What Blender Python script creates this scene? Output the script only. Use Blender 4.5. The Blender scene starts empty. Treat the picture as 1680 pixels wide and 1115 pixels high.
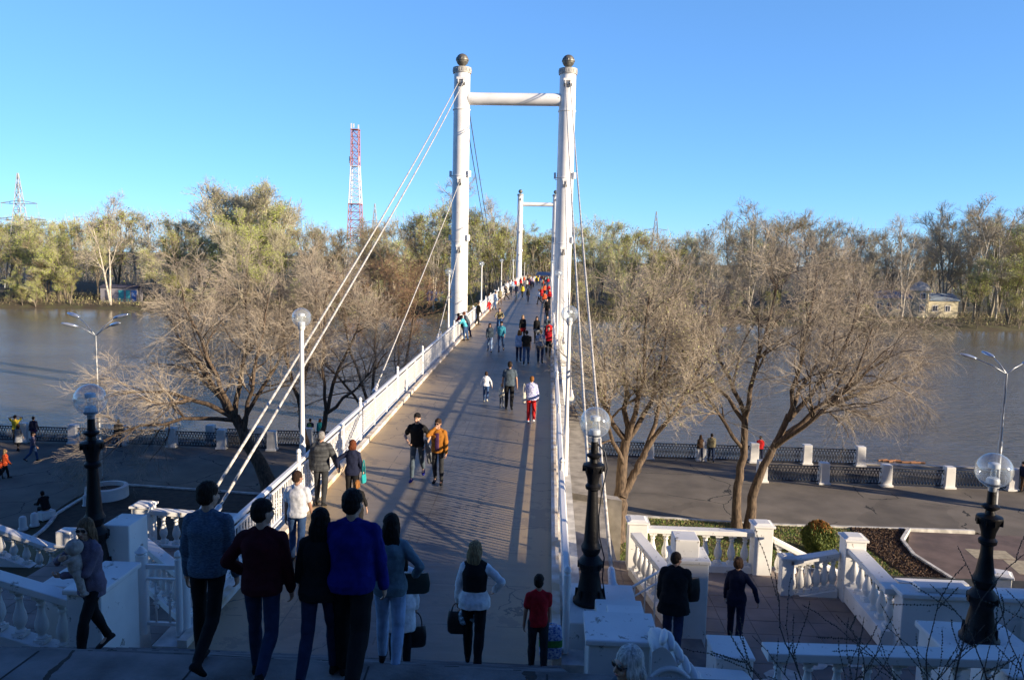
import bpy, bmesh, math, random
import numpy as np
from mathutils import Vector, Matrix, Quaternion
R = math.radians
random.seed(7); rng = np.random.default_rng(7)
SC = bpy.context.scene
COL = SC.collection

# ---------------------------------------------------------------- camera, sky, sun, exposure
FPX, PSI, PIT, ROLL, EYE = 1280.0, R(2.6), R(6.13), R(1.25), 6.05
_f = Vector((-math.sin(PSI)*math.cos(PIT), math.cos(PSI)*math.cos(PIT), -math.sin(PIT)))
_r0 = Vector((math.cos(PSI), math.sin(PSI), 0)); _u0 = _r0.cross(_f)
_r = math.cos(ROLL)*_r0 + math.sin(ROLL)*_u0
_u = -math.sin(ROLL)*_r0 + math.cos(ROLL)*_u0
CAMP = Vector((0, 0, EYE))
cd = bpy.data.cameras.new("camera"); cam = bpy.data.objects.new("camera", cd); COL.objects.link(cam)
cd.sensor_width = 36; cd.lens = 36*FPX/1680; cd.clip_end = 4000; cd.clip_start = 0.1
M = Matrix((( _r.x, _u.x, -_f.x, 0), (_r.y, _u.y, -_f.y, 0), (_r.z, _u.z, -_f.z, EYE), (0, 0, 0, 1)))
cam.matrix_world = M
SC.camera = cam
SUN_AZ, SUN_EL = R(115), R(13.5)
world = bpy.data.worlds.new("World"); SC.world = world; world.use_nodes = True
wn = world.node_tree; bg = wn.nodes["Background"]
sky = wn.nodes.new("ShaderNodeTexSky"); sky.sky_type = 'NISHITA'; sky.sun_disc = False
sky.sun_elevation = SUN_EL; sky.sun_rotation = SUN_AZ; sky.altitude = 100
sky.air_density = 0.7; sky.dust_density = 0.0; sky.ozone_density = 6.0
mxs = wn.nodes.new('ShaderNodeMix'); mxs.data_type = 'RGBA'; mxs.blend_type = 'MULTIPLY'; mxs.inputs[0].default_value = 1; mxs.inputs[7].default_value = (0.83, 1.11, 1.38, 1)
gms = wn.nodes.new('ShaderNodeGamma'); gms.inputs[1].default_value = 0.62
wn.links.new(sky.outputs[0], gms.inputs[0]); wn.links.new(gms.outputs[0], mxs.inputs[6]); 
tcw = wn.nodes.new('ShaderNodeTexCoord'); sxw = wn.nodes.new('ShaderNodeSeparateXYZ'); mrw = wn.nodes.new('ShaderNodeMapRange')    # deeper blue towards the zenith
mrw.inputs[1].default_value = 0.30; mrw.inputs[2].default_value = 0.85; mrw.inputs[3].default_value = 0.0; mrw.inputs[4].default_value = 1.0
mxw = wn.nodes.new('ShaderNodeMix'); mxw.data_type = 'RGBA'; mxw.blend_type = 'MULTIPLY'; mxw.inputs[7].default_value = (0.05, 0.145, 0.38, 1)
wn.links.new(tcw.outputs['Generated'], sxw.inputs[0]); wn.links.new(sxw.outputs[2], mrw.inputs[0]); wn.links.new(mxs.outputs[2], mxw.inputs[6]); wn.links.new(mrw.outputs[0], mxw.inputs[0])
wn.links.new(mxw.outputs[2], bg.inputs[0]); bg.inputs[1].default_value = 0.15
sl = bpy.data.lights.new("sun", 'SUN'); sl.energy = 4.6; sl.angle = R(0.5); sl.color = (1.0, 0.83, 0.62)
so = bpy.data.objects.new("sun", sl); COL.objects.link(so); so.location = (60, -30, 60)
sdir = Vector((math.sin(SUN_AZ)*math.cos(SUN_EL), math.cos(SUN_AZ)*math.cos(SUN_EL), math.sin(SUN_EL)))
so.rotation_euler = sdir.to_track_quat('Z', 'Y').to_euler()
SC.view_settings.view_transform = 'Standard'; SC.view_settings.look = 'None'
SC.view_settings.exposure = 1.2; SC.view_settings.gamma = 1.0
SC.cycles.max_bounces = 8; SC.cycles.transparent_max_bounces = 16

def ray(x, y): return _f + _r*((x-840)/FPX) - _u*((y-557.5)/FPX)
def G(x, y, z):                       # point of the ground level z under a picture position
    d = ray(x, y); return CAMP + d*((z-EYE)/d.z)
def AY(x, y, Y): d = ray(x, y); return CAMP + d*(Y/d.y)
def deckz(y): return EYE-4.9-1.47e-4*(y-100)**2
def DK(x, y):
    z = 0
    for _ in range(60):
        p = G(x, y, z); z = deckz(p.y)
    return p

# ---------------------------------------------------------------- materials
_mats = {}
def mat(name, col, rough=0.6, metal=0.0, var=0.25, scale=6.0, bump=0.0, bscale=40.0, var2=None, spec=0.5, stretch=None, detail=5.0, alpha=None, sub=0):
    if name in _mats: return _mats[name]
    m = bpy.data.materials.new(name); m.use_nodes = True; nt = m.node_tree; N = nt.nodes; L = nt.links
    b = N["Principled BSDF"]; b.inputs['Roughness'].default_value = rough; b.inputs['Metallic'].default_value = metal
    b.inputs['Specular IOR Level'].default_value = spec
    tc = N.new("ShaderNodeTexCoord"); src = tc.outputs['Object']
    if stretch:
        mp = N.new("ShaderNodeMapping"); mp.inputs['Scale'].default_value = stretch; L.new(src, mp.inputs[0]); src = mp.outputs[0]
    nz = N.new("ShaderNodeTexNoise"); nz.inputs['Scale'].default_value = scale; nz.inputs['Detail'].default_value = detail
    L.new(src, nz.inputs['Vector'])
    cr = N.new("ShaderNodeValToRGB"); e = cr.color_ramp.elements
    c2 = var2 if var2 else tuple(c*(1-var) for c in col)
    c1 = col if var2 else tuple(min(1, c*(1+var*0.35)) for c in col)
    e[0].position = 0.35; e[0].color = (*c2, 1); e[1].position = 0.65; e[1].color = (*c1, 1)
    L.new(nz.outputs['Fac'], cr.inputs[0]); L.new(cr.outputs[0], b.inputs['Base Color'])
    if bump:
        n2 = N.new("ShaderNodeTexNoise"); n2.inputs['Scale'].default_value = bscale; n2.inputs['Detail'].default_value = 4
        L.new(src, n2.inputs['Vector'])
        bp = N.new("ShaderNodeBump"); bp.inputs['Strength'].default_value = bump; bp.inputs['Distance'].default_value = 0.02
        L.new(n2.outputs['Fac'], bp.inputs['Height']); L.new(bp.outputs[0], b.inputs['Normal'])
    _mats[name] = m
    return m

def grimy_white(name, col=(0.78, 0.77, 0.74), chip=(0.25, 0.24, 0.21), lo=0.60, rough=0.5, scale=1.3):
    """white paint with weathering of its own shape: chips and streaks"""
    m = bpy.data.materials.new(name); m.use_nodes = True; nt = m.node_tree; N = nt.nodes; L = nt.links
    b = N["Principled BSDF"]; b.inputs['Roughness'].default_value = rough
    tc = N.new("ShaderNodeTexCoord")
    n1 = N.new("ShaderNodeTexNoise"); n1.inputs['Scale'].default_value = scale*4; n1.inputs['Detail'].default_value = 10; n1.inputs['Roughness'].default_value = 0.7
    n2 = N.new("ShaderNodeTexNoise"); n2.inputs['Scale'].default_value = scale; n2.inputs['Detail'].default_value = 6
    L.new(tc.outputs['Object'], n1.inputs['Vector']); L.new(tc.outputs['Object'], n2.inputs['Vector'])
    c1 = N.new("ShaderNodeValToRGB"); c1.color_ramp.elements[0].position = lo; c1.color_ramp.elements[1].position = lo+0.04
    c1.color_ramp.elements[0].color = (0, 0, 0, 1); c1.color_ramp.elements[1].color = (1, 1, 1, 1)
    c2 = N.new("ShaderNodeValToRGB"); c2.color_ramp.elements[0].position = 0.3; c2.color_ramp.elements[1].position = 0.7
    c2.color_ramp.elements[0].color = (*[c*0.8 for c in col], 1); c2.color_ramp.elements[1].color = (*col, 1)
    mx = N.new("ShaderNodeMix"); mx.data_type = 'RGBA'
    L.new(n1.outputs['Fac'], c1.inputs[0]); L.new(n2.outputs['Fac'], c2.inputs[0])
    L.new(c1.outputs[0], mx.inputs[0]); L.new(c2.outputs[0], mx.inputs[6]); mx.inputs[7].default_value = (*chip, 1)
    L.new(mx.outputs[2], b.inputs['Base Color'])
    bp = N.new("ShaderNodeBump"); bp.inputs['Strength'].default_value = 0.25; bp.inputs['Distance'].default_value = 0.01
    L.new(n1.outputs['Fac'], bp.inputs['Height']); L.new(bp.outputs[0], b.inputs['Normal'])
    return m

WHITE = grimy_white("white_painted_steel", (0.80, 0.79, 0.765), (0.38, 0.25, 0.15), 0.645, 0.4, 1.0)
PLASTER = grimy_white("white_painted_plaster", (0.80, 0.79, 0.75), (0.27, 0.25, 0.21), 0.61, 0.7, 1.4)
PIERW = grimy_white("white_pier_paint", (0.74, 0.73, 0.70), (0.3, 0.28, 0.25), 0.63, 0.7, 1.4)
CONC = mat("concrete", (0.42, 0.39, 0.34), 0.85, var=0.35, scale=2.5, bump=0.4)
BLACK = mat("black_cast_iron", (0.006, 0.006, 0.007), 0.5, 0.0, spec=0.25, var=0.3, scale=12, bump=0.3, bscale=25)
IRON = mat("black_iron_fence", (0.014, 0.019, 0.032), 0.5, 0.0, var=0.2)
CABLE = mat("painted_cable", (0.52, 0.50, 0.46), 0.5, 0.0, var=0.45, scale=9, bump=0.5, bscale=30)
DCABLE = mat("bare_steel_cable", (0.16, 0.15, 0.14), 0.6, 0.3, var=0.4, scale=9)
BRONZE = mat("weathered_bronze", (0.20, 0.19, 0.16), 0.45, 0.5, var=0.4, scale=5)
GALV = mat("galvanised_steel", (0.42, 0.44, 0.47), 0.4, 0.6, var=0.15)
LENS = mat("lamp_reflector", (0.62, 0.68, 0.75), 0.15, 0.7, var=0.1)
ASPH = mat("asphalt", (0.17, 0.145, 0.112), 0.9, var=0.3, scale=0.6, bump=0.5, bscale=60, detail=9)
KERB = mat("kerb_stone", (0.6, 0.58, 0.53), 0.8, var=0.35, scale=3)
SOIL = mat("bark_mulch", (0.12, 0.08, 0.055), 0.95, scale=4, var2=(0.06, 0.038, 0.026), bump=1.0, bscale=14)
GRASSG = mat("lawn", (0.11, 0.16, 0.03), 0.95, scale=1.6, var2=(0.10, 0.075, 0.04), bump=1.0, bscale=30, detail=8)
BARK = mat("bark", (0.15, 0.105, 0.07), 0.9, scale=14, var2=(0.05, 0.035, 0.025), bump=1.0, bscale=20, stretch=(1, 1, 0.25))
TWIG = mat("twig_bark", (0.40, 0.34, 0.265), 0.8, var=0.4, scale=0.8)
TWIGD = mat("dark_twig_bark", (0.10, 0.07, 0.05), 0.8, var=0.4, scale=0.8)
def glassmat():
    m = bpy.data.materials.new("clear_globe_glass"); m.use_nodes = True; nt = m.node_tree; N = nt.nodes; L = nt.links
    for n in list(N): N.remove(n)
    o = N.new("ShaderNodeOutputMaterial"); tr = N.new("ShaderNodeBsdfTransparent"); gl = N.new("ShaderNodeBsdfGlossy")
    df = N.new("ShaderNodeBsdfDiffuse"); df.inputs[0].default_value = (0.75, 0.8, 0.82, 1)
    gl.inputs['Roughness'].default_value = 0.04; tr.inputs[0].default_value = (0.94, 0.96, 0.97, 1)
    lw = N.new("ShaderNodeLayerWeight"); lw.inputs[0].default_value = 0.35
    m1 = N.new("ShaderNodeMixShader"); m2 = N.new("ShaderNodeMixShader"); m2.inputs[0].default_value = 0.17
    mp = N.new("ShaderNodeMapRange"); mp.inputs[1].default_value = 0; mp.inputs[2].default_value = 1; mp.inputs[3].default_value = 0.03; mp.inputs[4].default_value = 0.6
    L.new(lw.outputs['Facing'], mp.inputs[0]); L.new(mp.outputs[0], m1.inputs[0])
    L.new(tr.outputs[0], m2.inputs[1]); L.new(df.outputs[0], m2.inputs[2])
    L.new(m2.outputs[0], m1.inputs[1]); L.new(gl.outputs[0], m1.inputs[2]); L.new(m1.outputs[0], o.inputs[0])
    return m
GLASS = glassmat()

# ---------------------------------------------------------------- mesh builder
class MB:
    def __init__(s): s.v = []; s.f = []; s.mi = []
    def add(s, vs, fs, mi=0):
        b = len(s.v); s.v += [tuple(v) for v in vs]; s.f += [tuple(i+b for i in f) for f in fs]; s.mi += [mi]*len(fs); return s
    def box(s, c, d, rz=0, mi=0, taper=1.0, rx=0):
        x, y, z = d[0]/2, d[1]/2, d[2]/2; vs = []
        for sz in (-1, 1):
            t = taper if sz > 0 else 1
            for sx, sy in ((-1, -1), (1, -1), (1, 1), (-1, 1)): vs.append(Vector((sx*x*t, sy*y*t, sz*z)))
        m = Matrix.Rotation(rz, 3, 'Z') @ Matrix.Rotation(rx, 3, 'X')
        vs = [m @ v + Vector(c) for v in vs]
        return s.add(vs, [(3, 2, 1, 0), (4, 5, 6, 7), (0, 1, 5, 4), (1, 2, 6, 5), (2, 3, 7, 6), (3, 0, 4, 7)], mi)
    def slab(s, pts, z0, z1, mi=0):          # polygon prism (pts counter-clockwise); z0,z1 numbers or per-point lists
        n = len(pts); Z0 = z0 if hasattr(z0, '__len__') else [z0]*n; Z1 = z1 if hasattr(z1, '__len__') else [z1]*n
        vs = [(p[0], p[1], Z0[i]) for i, p in enumerate(pts)] + [(p[0], p[1], Z1[i]) for i, p in enumerate(pts)]
        fs = [tuple(range(n-1, -1, -1)), tuple(range(n, 2*n))] + [(i, (i+1) % n, n+(i+1) % n, n+i) for i in range(n)]
        return s.add(vs, fs, mi)
    def loft(s, rings, mi=0, cap=True):
        n = len(rings[0]); vs = [v for r in rings for v in r]; fs = []
        for k in range(len(rings)-1):
            for i in range(n):
                j = (i+1) % n; fs.append((k*n+i, k*n+j, (k+1)*n+j, (k+1)*n+i))
        if cap: fs.append(tuple(range(n-1, -1, -1))); fs.append(tuple((len(rings)-1)*n+i for i in range(n)))
        return s.add(vs, fs, mi)
    def tube(s, pts, rad, n=8, mi=0, cap=True):
        pts = [Vector(p) for p in pts]; rr = rad if hasattr(rad, '__len__') else [rad]*len(pts); rings = []
        t0 = (pts[1]-pts[0]).normalized(); a = Vector((0, 0, 1)) if abs(t0.z) < 0.9 else Vector((1, 0, 0))
        u = t0.cross(a).normalized()
        for i, p in enumerate(pts):
            t = (pts[min(i+1, len(pts)-1)]-pts[max(i-1, 0)]).normalized()
            u = (u - t*u.dot(t)).normalized(); w = t.cross(u)
            rings.append([p + (u*math.cos(2*math.pi*k/n) + w*math.sin(2*math.pi*k/n))*rr[i] for k in range(n)])
        return s.loft(rings, mi, cap)
    def lathe(s, prof, c=(0, 0, 0), n=16, mi=0, sq=None):
        rings = []
        for r, z in prof: rings.append([(c[0]+r*math.cos(2*math.pi*k/n), c[1]+r*math.sin(2*math.pi*k/n), c[2]+z) for k in range(n)])
        return s.loft(rings, mi)
    def ball(s, c, r, n=12, m=8, mi=0, rot=None):
        rx, ry, rz = r if hasattr(r, '__len__') else (r, r, r); rings = []
        for k in range(m+1):
            a = -math.pi/2 + math.pi*k/m; q = max(math.cos(a), 0.02); ring = []
            for i in range(n):
                p = Vector((rx*q*math.cos(2*math.pi*i/n), ry*q*math.sin(2*math.pi*i/n), rz*math.sin(a)))
                if rot is not None: p = rot @ p
                ring.append(p + Vector(c))
            rings.append(ring)
        return s.loft(rings, mi)
    def build(s, name, mats, parent=None, off=None, smooth=False, bevel=0):
        me = bpy.data.meshes.new(name)
        vs = s.v if off is None else [(v[0]-off[0], v[1]-off[1], v[2]-off[2]) for v in s.v]
        me.from_pydata(vs, [], s.f)
        if not isinstance(mats, (list, tuple)): mats = [mats]
        for m in mats: me.materials.append(m)
        if len(mats) > 1: me.polygons.foreach_set('material_index', s.mi)
        if smooth:
            me.polygons.foreach_set('use_smooth', [True]*len(s.f))
            if smooth == 'auto': me.set_sharp_from_angle(angle=R(38))
        me.update()
        o = bpy.data.objects.new(name, me); COL.objects.link(o); o.parent = parent
        if bevel:
            b = o.modifiers.new('bevel', 'BEVEL'); b.width = bevel; b.segments = 2; b.limit_method = 'ANGLE'; b.angle_limit = R(40)
        return o

def npmesh(name, V, Q, mats, mi=None, parent=None, smooth=False):
    """fast mesh: V (n,3), Q (m,4) quads or (m,3) tris"""
    me = bpy.data.meshes.new(name); k = Q.shape[1]
    me.vertices.add(len(V)); me.vertices.foreach_set('co', V.astype(np.float32).ravel())
    me.loops.add(Q.size); me.loops.foreach_set('vertex_index', Q.astype(np.int32).ravel())
    me.polygons.add(len(Q)); me.polygons.foreach_set('loop_start', np.arange(0, Q.size, k, dtype=np.int32))
    me.polygons.foreach_set('loop_total', np.full(len(Q), k, dtype=np.int32))
    if not isinstance(mats, (list, tuple)): mats = [mats]
    for m in mats: me.materials.append(m)
    if mi is not None: me.polygons.foreach_set('material_index', mi.astype(np.int32))
    me.polygons.foreach_set('use_smooth', np.full(len(Q), bool(smooth)))
    me.update(calc_edges=True)
    o = bpy.data.objects.new(name, me); COL.objects.link(o); o.parent = parent
    return o

def tag(o, label=None, cat=None, group=None, kind=None):
    if label: o['label'] = label
    if cat: o['category'] = cat
    if group: o['group'] = group
    if kind: o['kind'] = kind
    return o
def thing(name, label, cat, loc=(0, 0, 0), rz=0, group=None):
    o = bpy.data.objects.new(name, None); COL.objects.link(o); o.empty_display_size = 0.3
    o.location = loc; o.rotation_euler = (0, 0, rz); return tag(o, label, cat, group)
def copy_tree(o, parent=None):
    c = o.copy(); COL.objects.link(c); c.parent = parent
    for ch in list(KIDS.get(o.name, [])) or list(o.children): copy_tree(ch, c)
    return c
KIDS = {}

# ---------------------------------------------------------------- the setting: ground, water, promenade
PZ, WZ = -6.4, -7.75
def bankfar(x): return 173 + 0.045*x + 2.0*math.sin(x*0.05) + 1.2*math.sin(x*0.17+1)
def ground_z(x, y):
    if y < -2:
        z = 4.3 + min(6.0, (-2-y)*0.12)
    elif y < 7.2: z = 4.3 - (y+2)/9.2*4.9
    elif y < 11: z = -0.6 - (y-7.2)/3.8*1.2
    elif y < 19.5: z = -1.8
    elif y < 24: z = -1.8 - (y-19.5)/4.5*4.65
    elif y < 48.4: z = -6.45
    elif y < 48.8: z = -6.45 - (y-48.4)/0.4*3.6
    else:
        b = bankfar(x)
        if y < b-6: z = -10.5
        elif y < b+2: z = -10.5 + (y-b+6)/8*3.6
        else: z = -6.9 + min(1.0, (y-b-2)*0.03) + 0.15*math.sin(x*0.31)*math.sin(y*0.23)
    return z
ys = sorted(set([-400, -200, -100, -60, -30, -15, -8, -2, 0, 2, 4, 6, 7.2, 9, 11, 14, 17, 19.5, 22, 24, 28, 33, 38, 43, 48.4, 48.8, 60, 90, 130, 150] +
     list(np.arange(158, 200, 2)) + [205, 212, 220, 235, 260, 300, 360, 450, 600, 900, 1400, 2200]))
xs = sorted(set([-2000, -1300, -900, -600, -450, -320] + list(np.arange(-240, 241, 6)) + [320, 450, 600, 900, 1300, 2000]))
V = np.array([(x, y, ground_z(x, y)) for y in ys for x in xs], dtype=float)
nx = len(xs); Q = np.array([(j*nx+i, j*nx+i+1, (j+1)*nx+i+1, (j+1)*nx+i) for j in range(len(ys)-1) for i in range(nx-1)])
GROUND = mat("bank_ground", (0.075, 0.075, 0.03), 0.95, scale=0.35, var2=(0.055, 0.04, 0.025), bump=0.8, bscale=8, detail=10)
tag(npmesh("ground", V, Q, GROUND, smooth=True), kind='structure')

def watermat():
    m = bpy.data.materials.new("river_water"); m.use_nodes = True; nt = m.node_tree; N = nt.nodes; L = nt.links
    b = N["Principled BSDF"]; b.inputs['Roughness'].default_value = 0.1; b.inputs['IOR'].default_value = 1.5
    tc = N.new("ShaderNodeTexCoord")
    n0 = N.new("ShaderNodeTexNoise"); n0.inputs['Scale'].default_value = 0.03; n0.inputs['Detail'].default_value = 4
    L.new(tc.outputs['Object'], n0.inputs['Vector'])
    cr = N.new("ShaderNodeValToRGB"); cr.color_ramp.elements[0].position = 0.35; cr.color_ramp.elements[1].position = 0.7
    cr.color_ramp.elements[0].color = (0.125, 0.105, 0.075, 1); cr.color_ramp.elements[1].color = (0.165, 0.14, 0.102, 1)
    L.new(n0.outputs['Fac'], cr.inputs[0]); L.new(cr.outputs[0], b.inputs['Base Color'])
    mp = N.new("ShaderNodeMapping"); mp.inputs['Scale'].default_value = (0.55, 1.3, 1); L.new(tc.outputs['Object'], mp.inputs[0])
    n1 = N.new("ShaderNodeTexNoise"); n1.inputs['Scale'].default_value = 0.9; n1.inputs['Detail'].default_value = 7; n1.inputs['Roughness'].default_value = 0.6
    L.new(mp.outputs[0], n1.inputs['Vector'])
    # calmer water towards the sheltered far bank
    sx = N.new("ShaderNodeSeparateXYZ"); L.new(tc.outputs['Object'], sx.inputs[0])
    mr = N.new("ShaderNodeMapRange"); mr.inputs[1].default_value = 95; mr.inputs[2].default_value = 165; mr.inputs[3].default_value = 1.0; mr.inputs[4].default_value = 0.12
    L.new(sx.outputs[1], mr.inputs[0])
    n3 = N.new("ShaderNodeTexNoise"); n3.inputs['Scale'].default_value = 0.06; n3.inputs['Detail'].default_value = 3; L.new(mp.outputs[0], n3.inputs['Vector'])
    ml = N.new("ShaderNodeMath"); ml.operation = 'MULTIPLY'; L.new(mr.outputs[0], ml.inputs[0])
    mr2 = N.new("ShaderNodeMapRange"); mr2.inputs[1].default_value = 0.35; mr2.inputs[2].default_value = 0.65; mr2.inputs[3].default_value = 0.55; mr2.inputs[4].default_value = 1.1
    L.new(n3.outputs['Fac'], mr2.inputs[0]); L.new(mr2.outputs[0], ml.inputs[1])
    bp = N.new("ShaderNodeBump"); bp.inputs['Distance'].default_value = 0.34
    L.new(ml.outputs[0], bp.inputs['Strength']); L.new(n1.outputs['Fac'], bp.inputs['Height']); L.new(bp.outputs[0], b.inputs['Normal'])
    return m
mb = MB(); mb.add([(-2000, 48.6, WZ), (2000, 48.6, WZ), (2000, 330, WZ), (-2000, 330, WZ)], [(0, 1, 2, 3)])
# keep the river to its bed: far edge is hidden under the far bank ground
tag(mb.build("river_water", watermat()), kind='structure')

def crack_up(m):
    nt = m.node_tree; N = nt.nodes; L = nt.links; b = N["Principled BSDF"]; src = b.inputs['Base Color'].links[0].from_socket
    tc = N.new("ShaderNodeTexCoord"); nz = N.new("ShaderNodeTexNoise"); nz.inputs['Scale'].default_value = 0.8; nz.inputs['Detail'].default_value = 6; L.new(tc.outputs['Object'], nz.inputs['Vector'])
    va = N.new("ShaderNodeVectorMath"); va.operation = 'ADD'; L.new(tc.outputs['Object'], va.inputs[0]); L.new(nz.outputs['Color'], va.inputs[1])
    vo = N.new("ShaderNodeTexVoronoi"); vo.feature = 'DISTANCE_TO_EDGE'; vo.inputs['Scale'].default_value = 0.22; L.new(va.outputs[0], vo.inputs['Vector'])
    lt = N.new("ShaderNodeMath"); lt.operation = 'LESS_THAN'; lt.inputs[1].default_value = 0.006; L.new(vo.outputs['Distance'], lt.inputs[0])
    n2 = N.new("ShaderNodeTexNoise"); n2.inputs['Scale'].default_value = 0.25; L.new(tc.outputs['Object'], n2.inputs['Vector']); g2 = N.new("ShaderNodeMath"); g2.operation = 'GREATER_THAN'; g2.inputs[1].default_value = 0.48; L.new(n2.outputs['Fac'], g2.inputs[0])
    ml = N.new("ShaderNodeMath"); ml.operation = 'MULTIPLY'; L.new(lt.outputs[0], ml.inputs[0]); L.new(g2.outputs[0], ml.inputs[1])
    v2 = N.new("ShaderNodeTexVoronoi"); v2.inputs['Scale'].default_value = 0.16; L.new(va.outputs[0], v2.inputs['Vector']); mr = N.new("ShaderNodeMapRange"); mr.inputs[3].default_value = 0.80; mr.inputs[4].default_value = 1.12; L.new(v2.outputs['Color'], mr.inputs[0])
    mp = N.new("ShaderNodeMix"); mp.data_type = 'RGBA'; mp.blend_type = 'MULTIPLY'; mp.inputs[0].default_value = 1; L.new(src, mp.inputs[6]); L.new(mr.outputs[0], mp.inputs[7])
    mx = N.new("ShaderNodeMix"); mx.data_type = 'RGBA'; L.new(ml.outputs[0], mx.inputs[0]); L.new(mp.outputs[2], mx.inputs[6]); mx.inputs[7].default_value = (0.02, 0.018, 0.015, 1); L.new(mx.outputs[2], b.inputs['Base Color'])
crack_up(ASPH)
# promenade asphalt, embankment wall, beds
mb = MB()
mb.slab([(-200, 24.5), (-21.5, 24.5), (-22.5, 31), (-23.3, 36.5), (-23.4, 39.2), (-15.1, 38.4), (3.2, 37.1), (10.4, 36.5), (20.5, 36.6), (21.5, 30), (24, 24.5), (200, 24.5), (200, 48.6), (-200, 48.6)], PZ-0.2, PZ-0.004)
tag(mb.build("promenade_pavement", ASPH), kind='structure')
mb = MB(); mb.box((0, 48.75, -8.2), (400, 0.35, 3.7))
tag(mb.build("embankment_wall", CONC), kind='structure')
def kerb(name, pts, w=0.16, h=0.12, z=PZ):
    mb = MB()
    for a, b in zip(pts[:-1], pts[1:]):
        a = Vector((a[0], a[1], 0)); b = Vector((b[0], b[1], 0)); d = (b-a); n = Vector((-d.y, d.x, 0)).normalized()*w/2
        mb.slab([a-n, b-n, b+n, a+n], z-0.05, z+h)
    return tag(mb.build(name, KERB), kind='structure')
kerb("promenade_kerb", [(3.6, 37.0), (10.4, 36.4), (20.3, 36.55)])
kerb("promenade_kerb", [(-5.9, 37.6), (-15.1, 38.3), (-23.3, 39.1)])
cl = [(-23.3, 39.1), (-22.9, 37.8)] + [(-22.6+0.9*math.sin(t), 34.2-3.5*t/1.6) for t in np.linspace(0, 1.6, 8)] + [(-24.5, 28.5), (-27, 26.8), (-31, 26)]
kerb("promenade_kerb", cl)
mb = MB(); mb.slab([(-5.9, 24), (-5.9, 37.5), (-15.1, 38.2), (-23.2, 39.0), (-22.6, 34), (-21.6, 30.5), (-24, 28.4), (-30, 25.9), (-30, 24)], PZ-0.3, PZ+0.05)
tag(mb.build("garden_bed_soil", mat("dark_bed_soil", (0.05, 0.04, 0.028), 0.95, scale=3, var2=(0.02, 0.017, 0.012), bump=1, bscale=10)), kind='structure')
mb = MB(); mb.slab([(-6, 33), (-6, 37.4), (-13.5, 38.0), (-13, 35.5), (-9, 33.5)], PZ, PZ+0.08)
tag(mb.build("lawn_patch", GRASSG), kind='structure')
mb = MB(); mb.slab([(0.6, 22), (15.6, 22), (15.4, 26), (14.6, 30), (14.2, 34), (14.4, 36.35), (10.4, 36.35), (3.6, 36.9), (0.6, 37.0)], PZ-0.3, PZ+0.05)
tag(mb.build("lawn", GRASSG), kind='structure')
cur = [(13.0, 22.4)]
bed = [(15.4, 22), (20.5, 22), (19.4, 25.3), (17.6, 27.8), (16.3, 30.2), (15.9, 33), (16.2, 34.8), (17.2, 36.35), (14.5, 36.35), (14.3, 34), (14.7, 30), (15.4, 26)]
mb = MB(); mb.slab(bed, PZ-0.3, PZ+0.09)
tag(mb.build("mulch_bed", SOIL), kind='structure')
kerb("bed_kerb", [(20.5, 22), (19.4, 25.3), (17.6, 27.8), (16.3, 30.2), (15.9, 33), (16.2, 34.8), (17.2, 36.35)], 0.14, 0.2)
# loose mulch and grass tufts (countless)
def scatter(name, n, poly_box, z, size, mats, label, cat, keep, tall=False):
    xs_ = rng.uniform(poly_box[0], poly_box[1], n); ys_ = rng.uniform(poly_box[2], poly_box[3], n)
    k = np.array([keep(a, b) for a, b in zip(xs_, ys_)]); xs_, ys_ = xs_[k], ys_[k]; n = len(xs_)
    if tall:
        a = rng.uniform(0, 6.28, n); w = size*0.25; h = size*rng.uniform(0.5, 1.3, n); lx = rng.normal(0, size*0.4, n); ly = rng.normal(0, size*0.4, n)
        V = np.stack([np.stack([xs_-w*np.cos(a), ys_-w*np.sin(a), np.full(n, z)], 1), np.stack([xs_+w*np.cos(a), ys_+w*np.sin(a), np.full(n, z)], 1),
                      np.stack([xs_+lx, ys_+ly, z+h], 1)], 1).reshape(-1, 3)
        Q = np.arange(3*n).reshape(-1, 3)
    else:
        c = np.stack([xs_, ys_, np.full(n, z)+rng.uniform(0, size*0.8, n)], 1)
        a = rng.normal(0, 1, (n, 3)); a /= np.linalg.norm(a, axis=1)[:, None]; b = rng.normal(0, 1, (n, 3)); b -= a*(a*b).sum(1)[:, None]; b /= np.linalg.norm(b, axis=1)[:, None]
        a *= size*rng.uniform(0.5, 1.4, (n, 1)); b *= size*0.5
        V = np.stack([c-a-b, c+a-b, c+a+b, c-a+b], 1).reshape(-1, 3); Q = np.arange(4*n).reshape(-1, 4)
    mi = rng.integers(0, len(mats), len(Q))
    return tag(npmesh(name, V, Q, mats, mi), label, cat, kind='stuff')
def inpoly(poly):
    def f(x, y):
        c = False; j = len(poly)-1
        for i in range(len(poly)):
            if (poly[i][1] > y) != (poly[j][1] > y) and x < (poly[j][0]-poly[i][0])*(y-poly[i][1])/(poly[j][1]-poly[i][1])+poly[i][0]: c = not c
            j = i
        return c
    return f
M1 = mat("mulch_light", (0.14, 0.092, 0.06), 0.9); M2 = mat("mulch_dark", (0.055, 0.034, 0.024), 0.9); M3 = mat("mulch_red", (0.11, 0.06, 0.035), 0.9)
scatter("mulch_chips", 45000, (14, 20.5, 22, 36.4), PZ+0.095, 0.035, [M1, M2, M3], "loose brown bark chips covering the bed beside the lawn", "mulch", inpoly(bed))
G1 = mat("grass_blade", (0.17, 0.26, 0.04), 0.8); G2 = mat("dry_grass_blade", (0.27, 0.21, 0.10), 0.8); G3 = mat("young_grass_blade", (0.12, 0.20, 0.03), 0.8)
lawnp = [(0.6, 22), (15.6, 22), (15.4, 26), (14.6, 30), (14.2, 34), (14.4, 36.3), (3.6, 36.8), (0.6, 36.9)]
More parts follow.
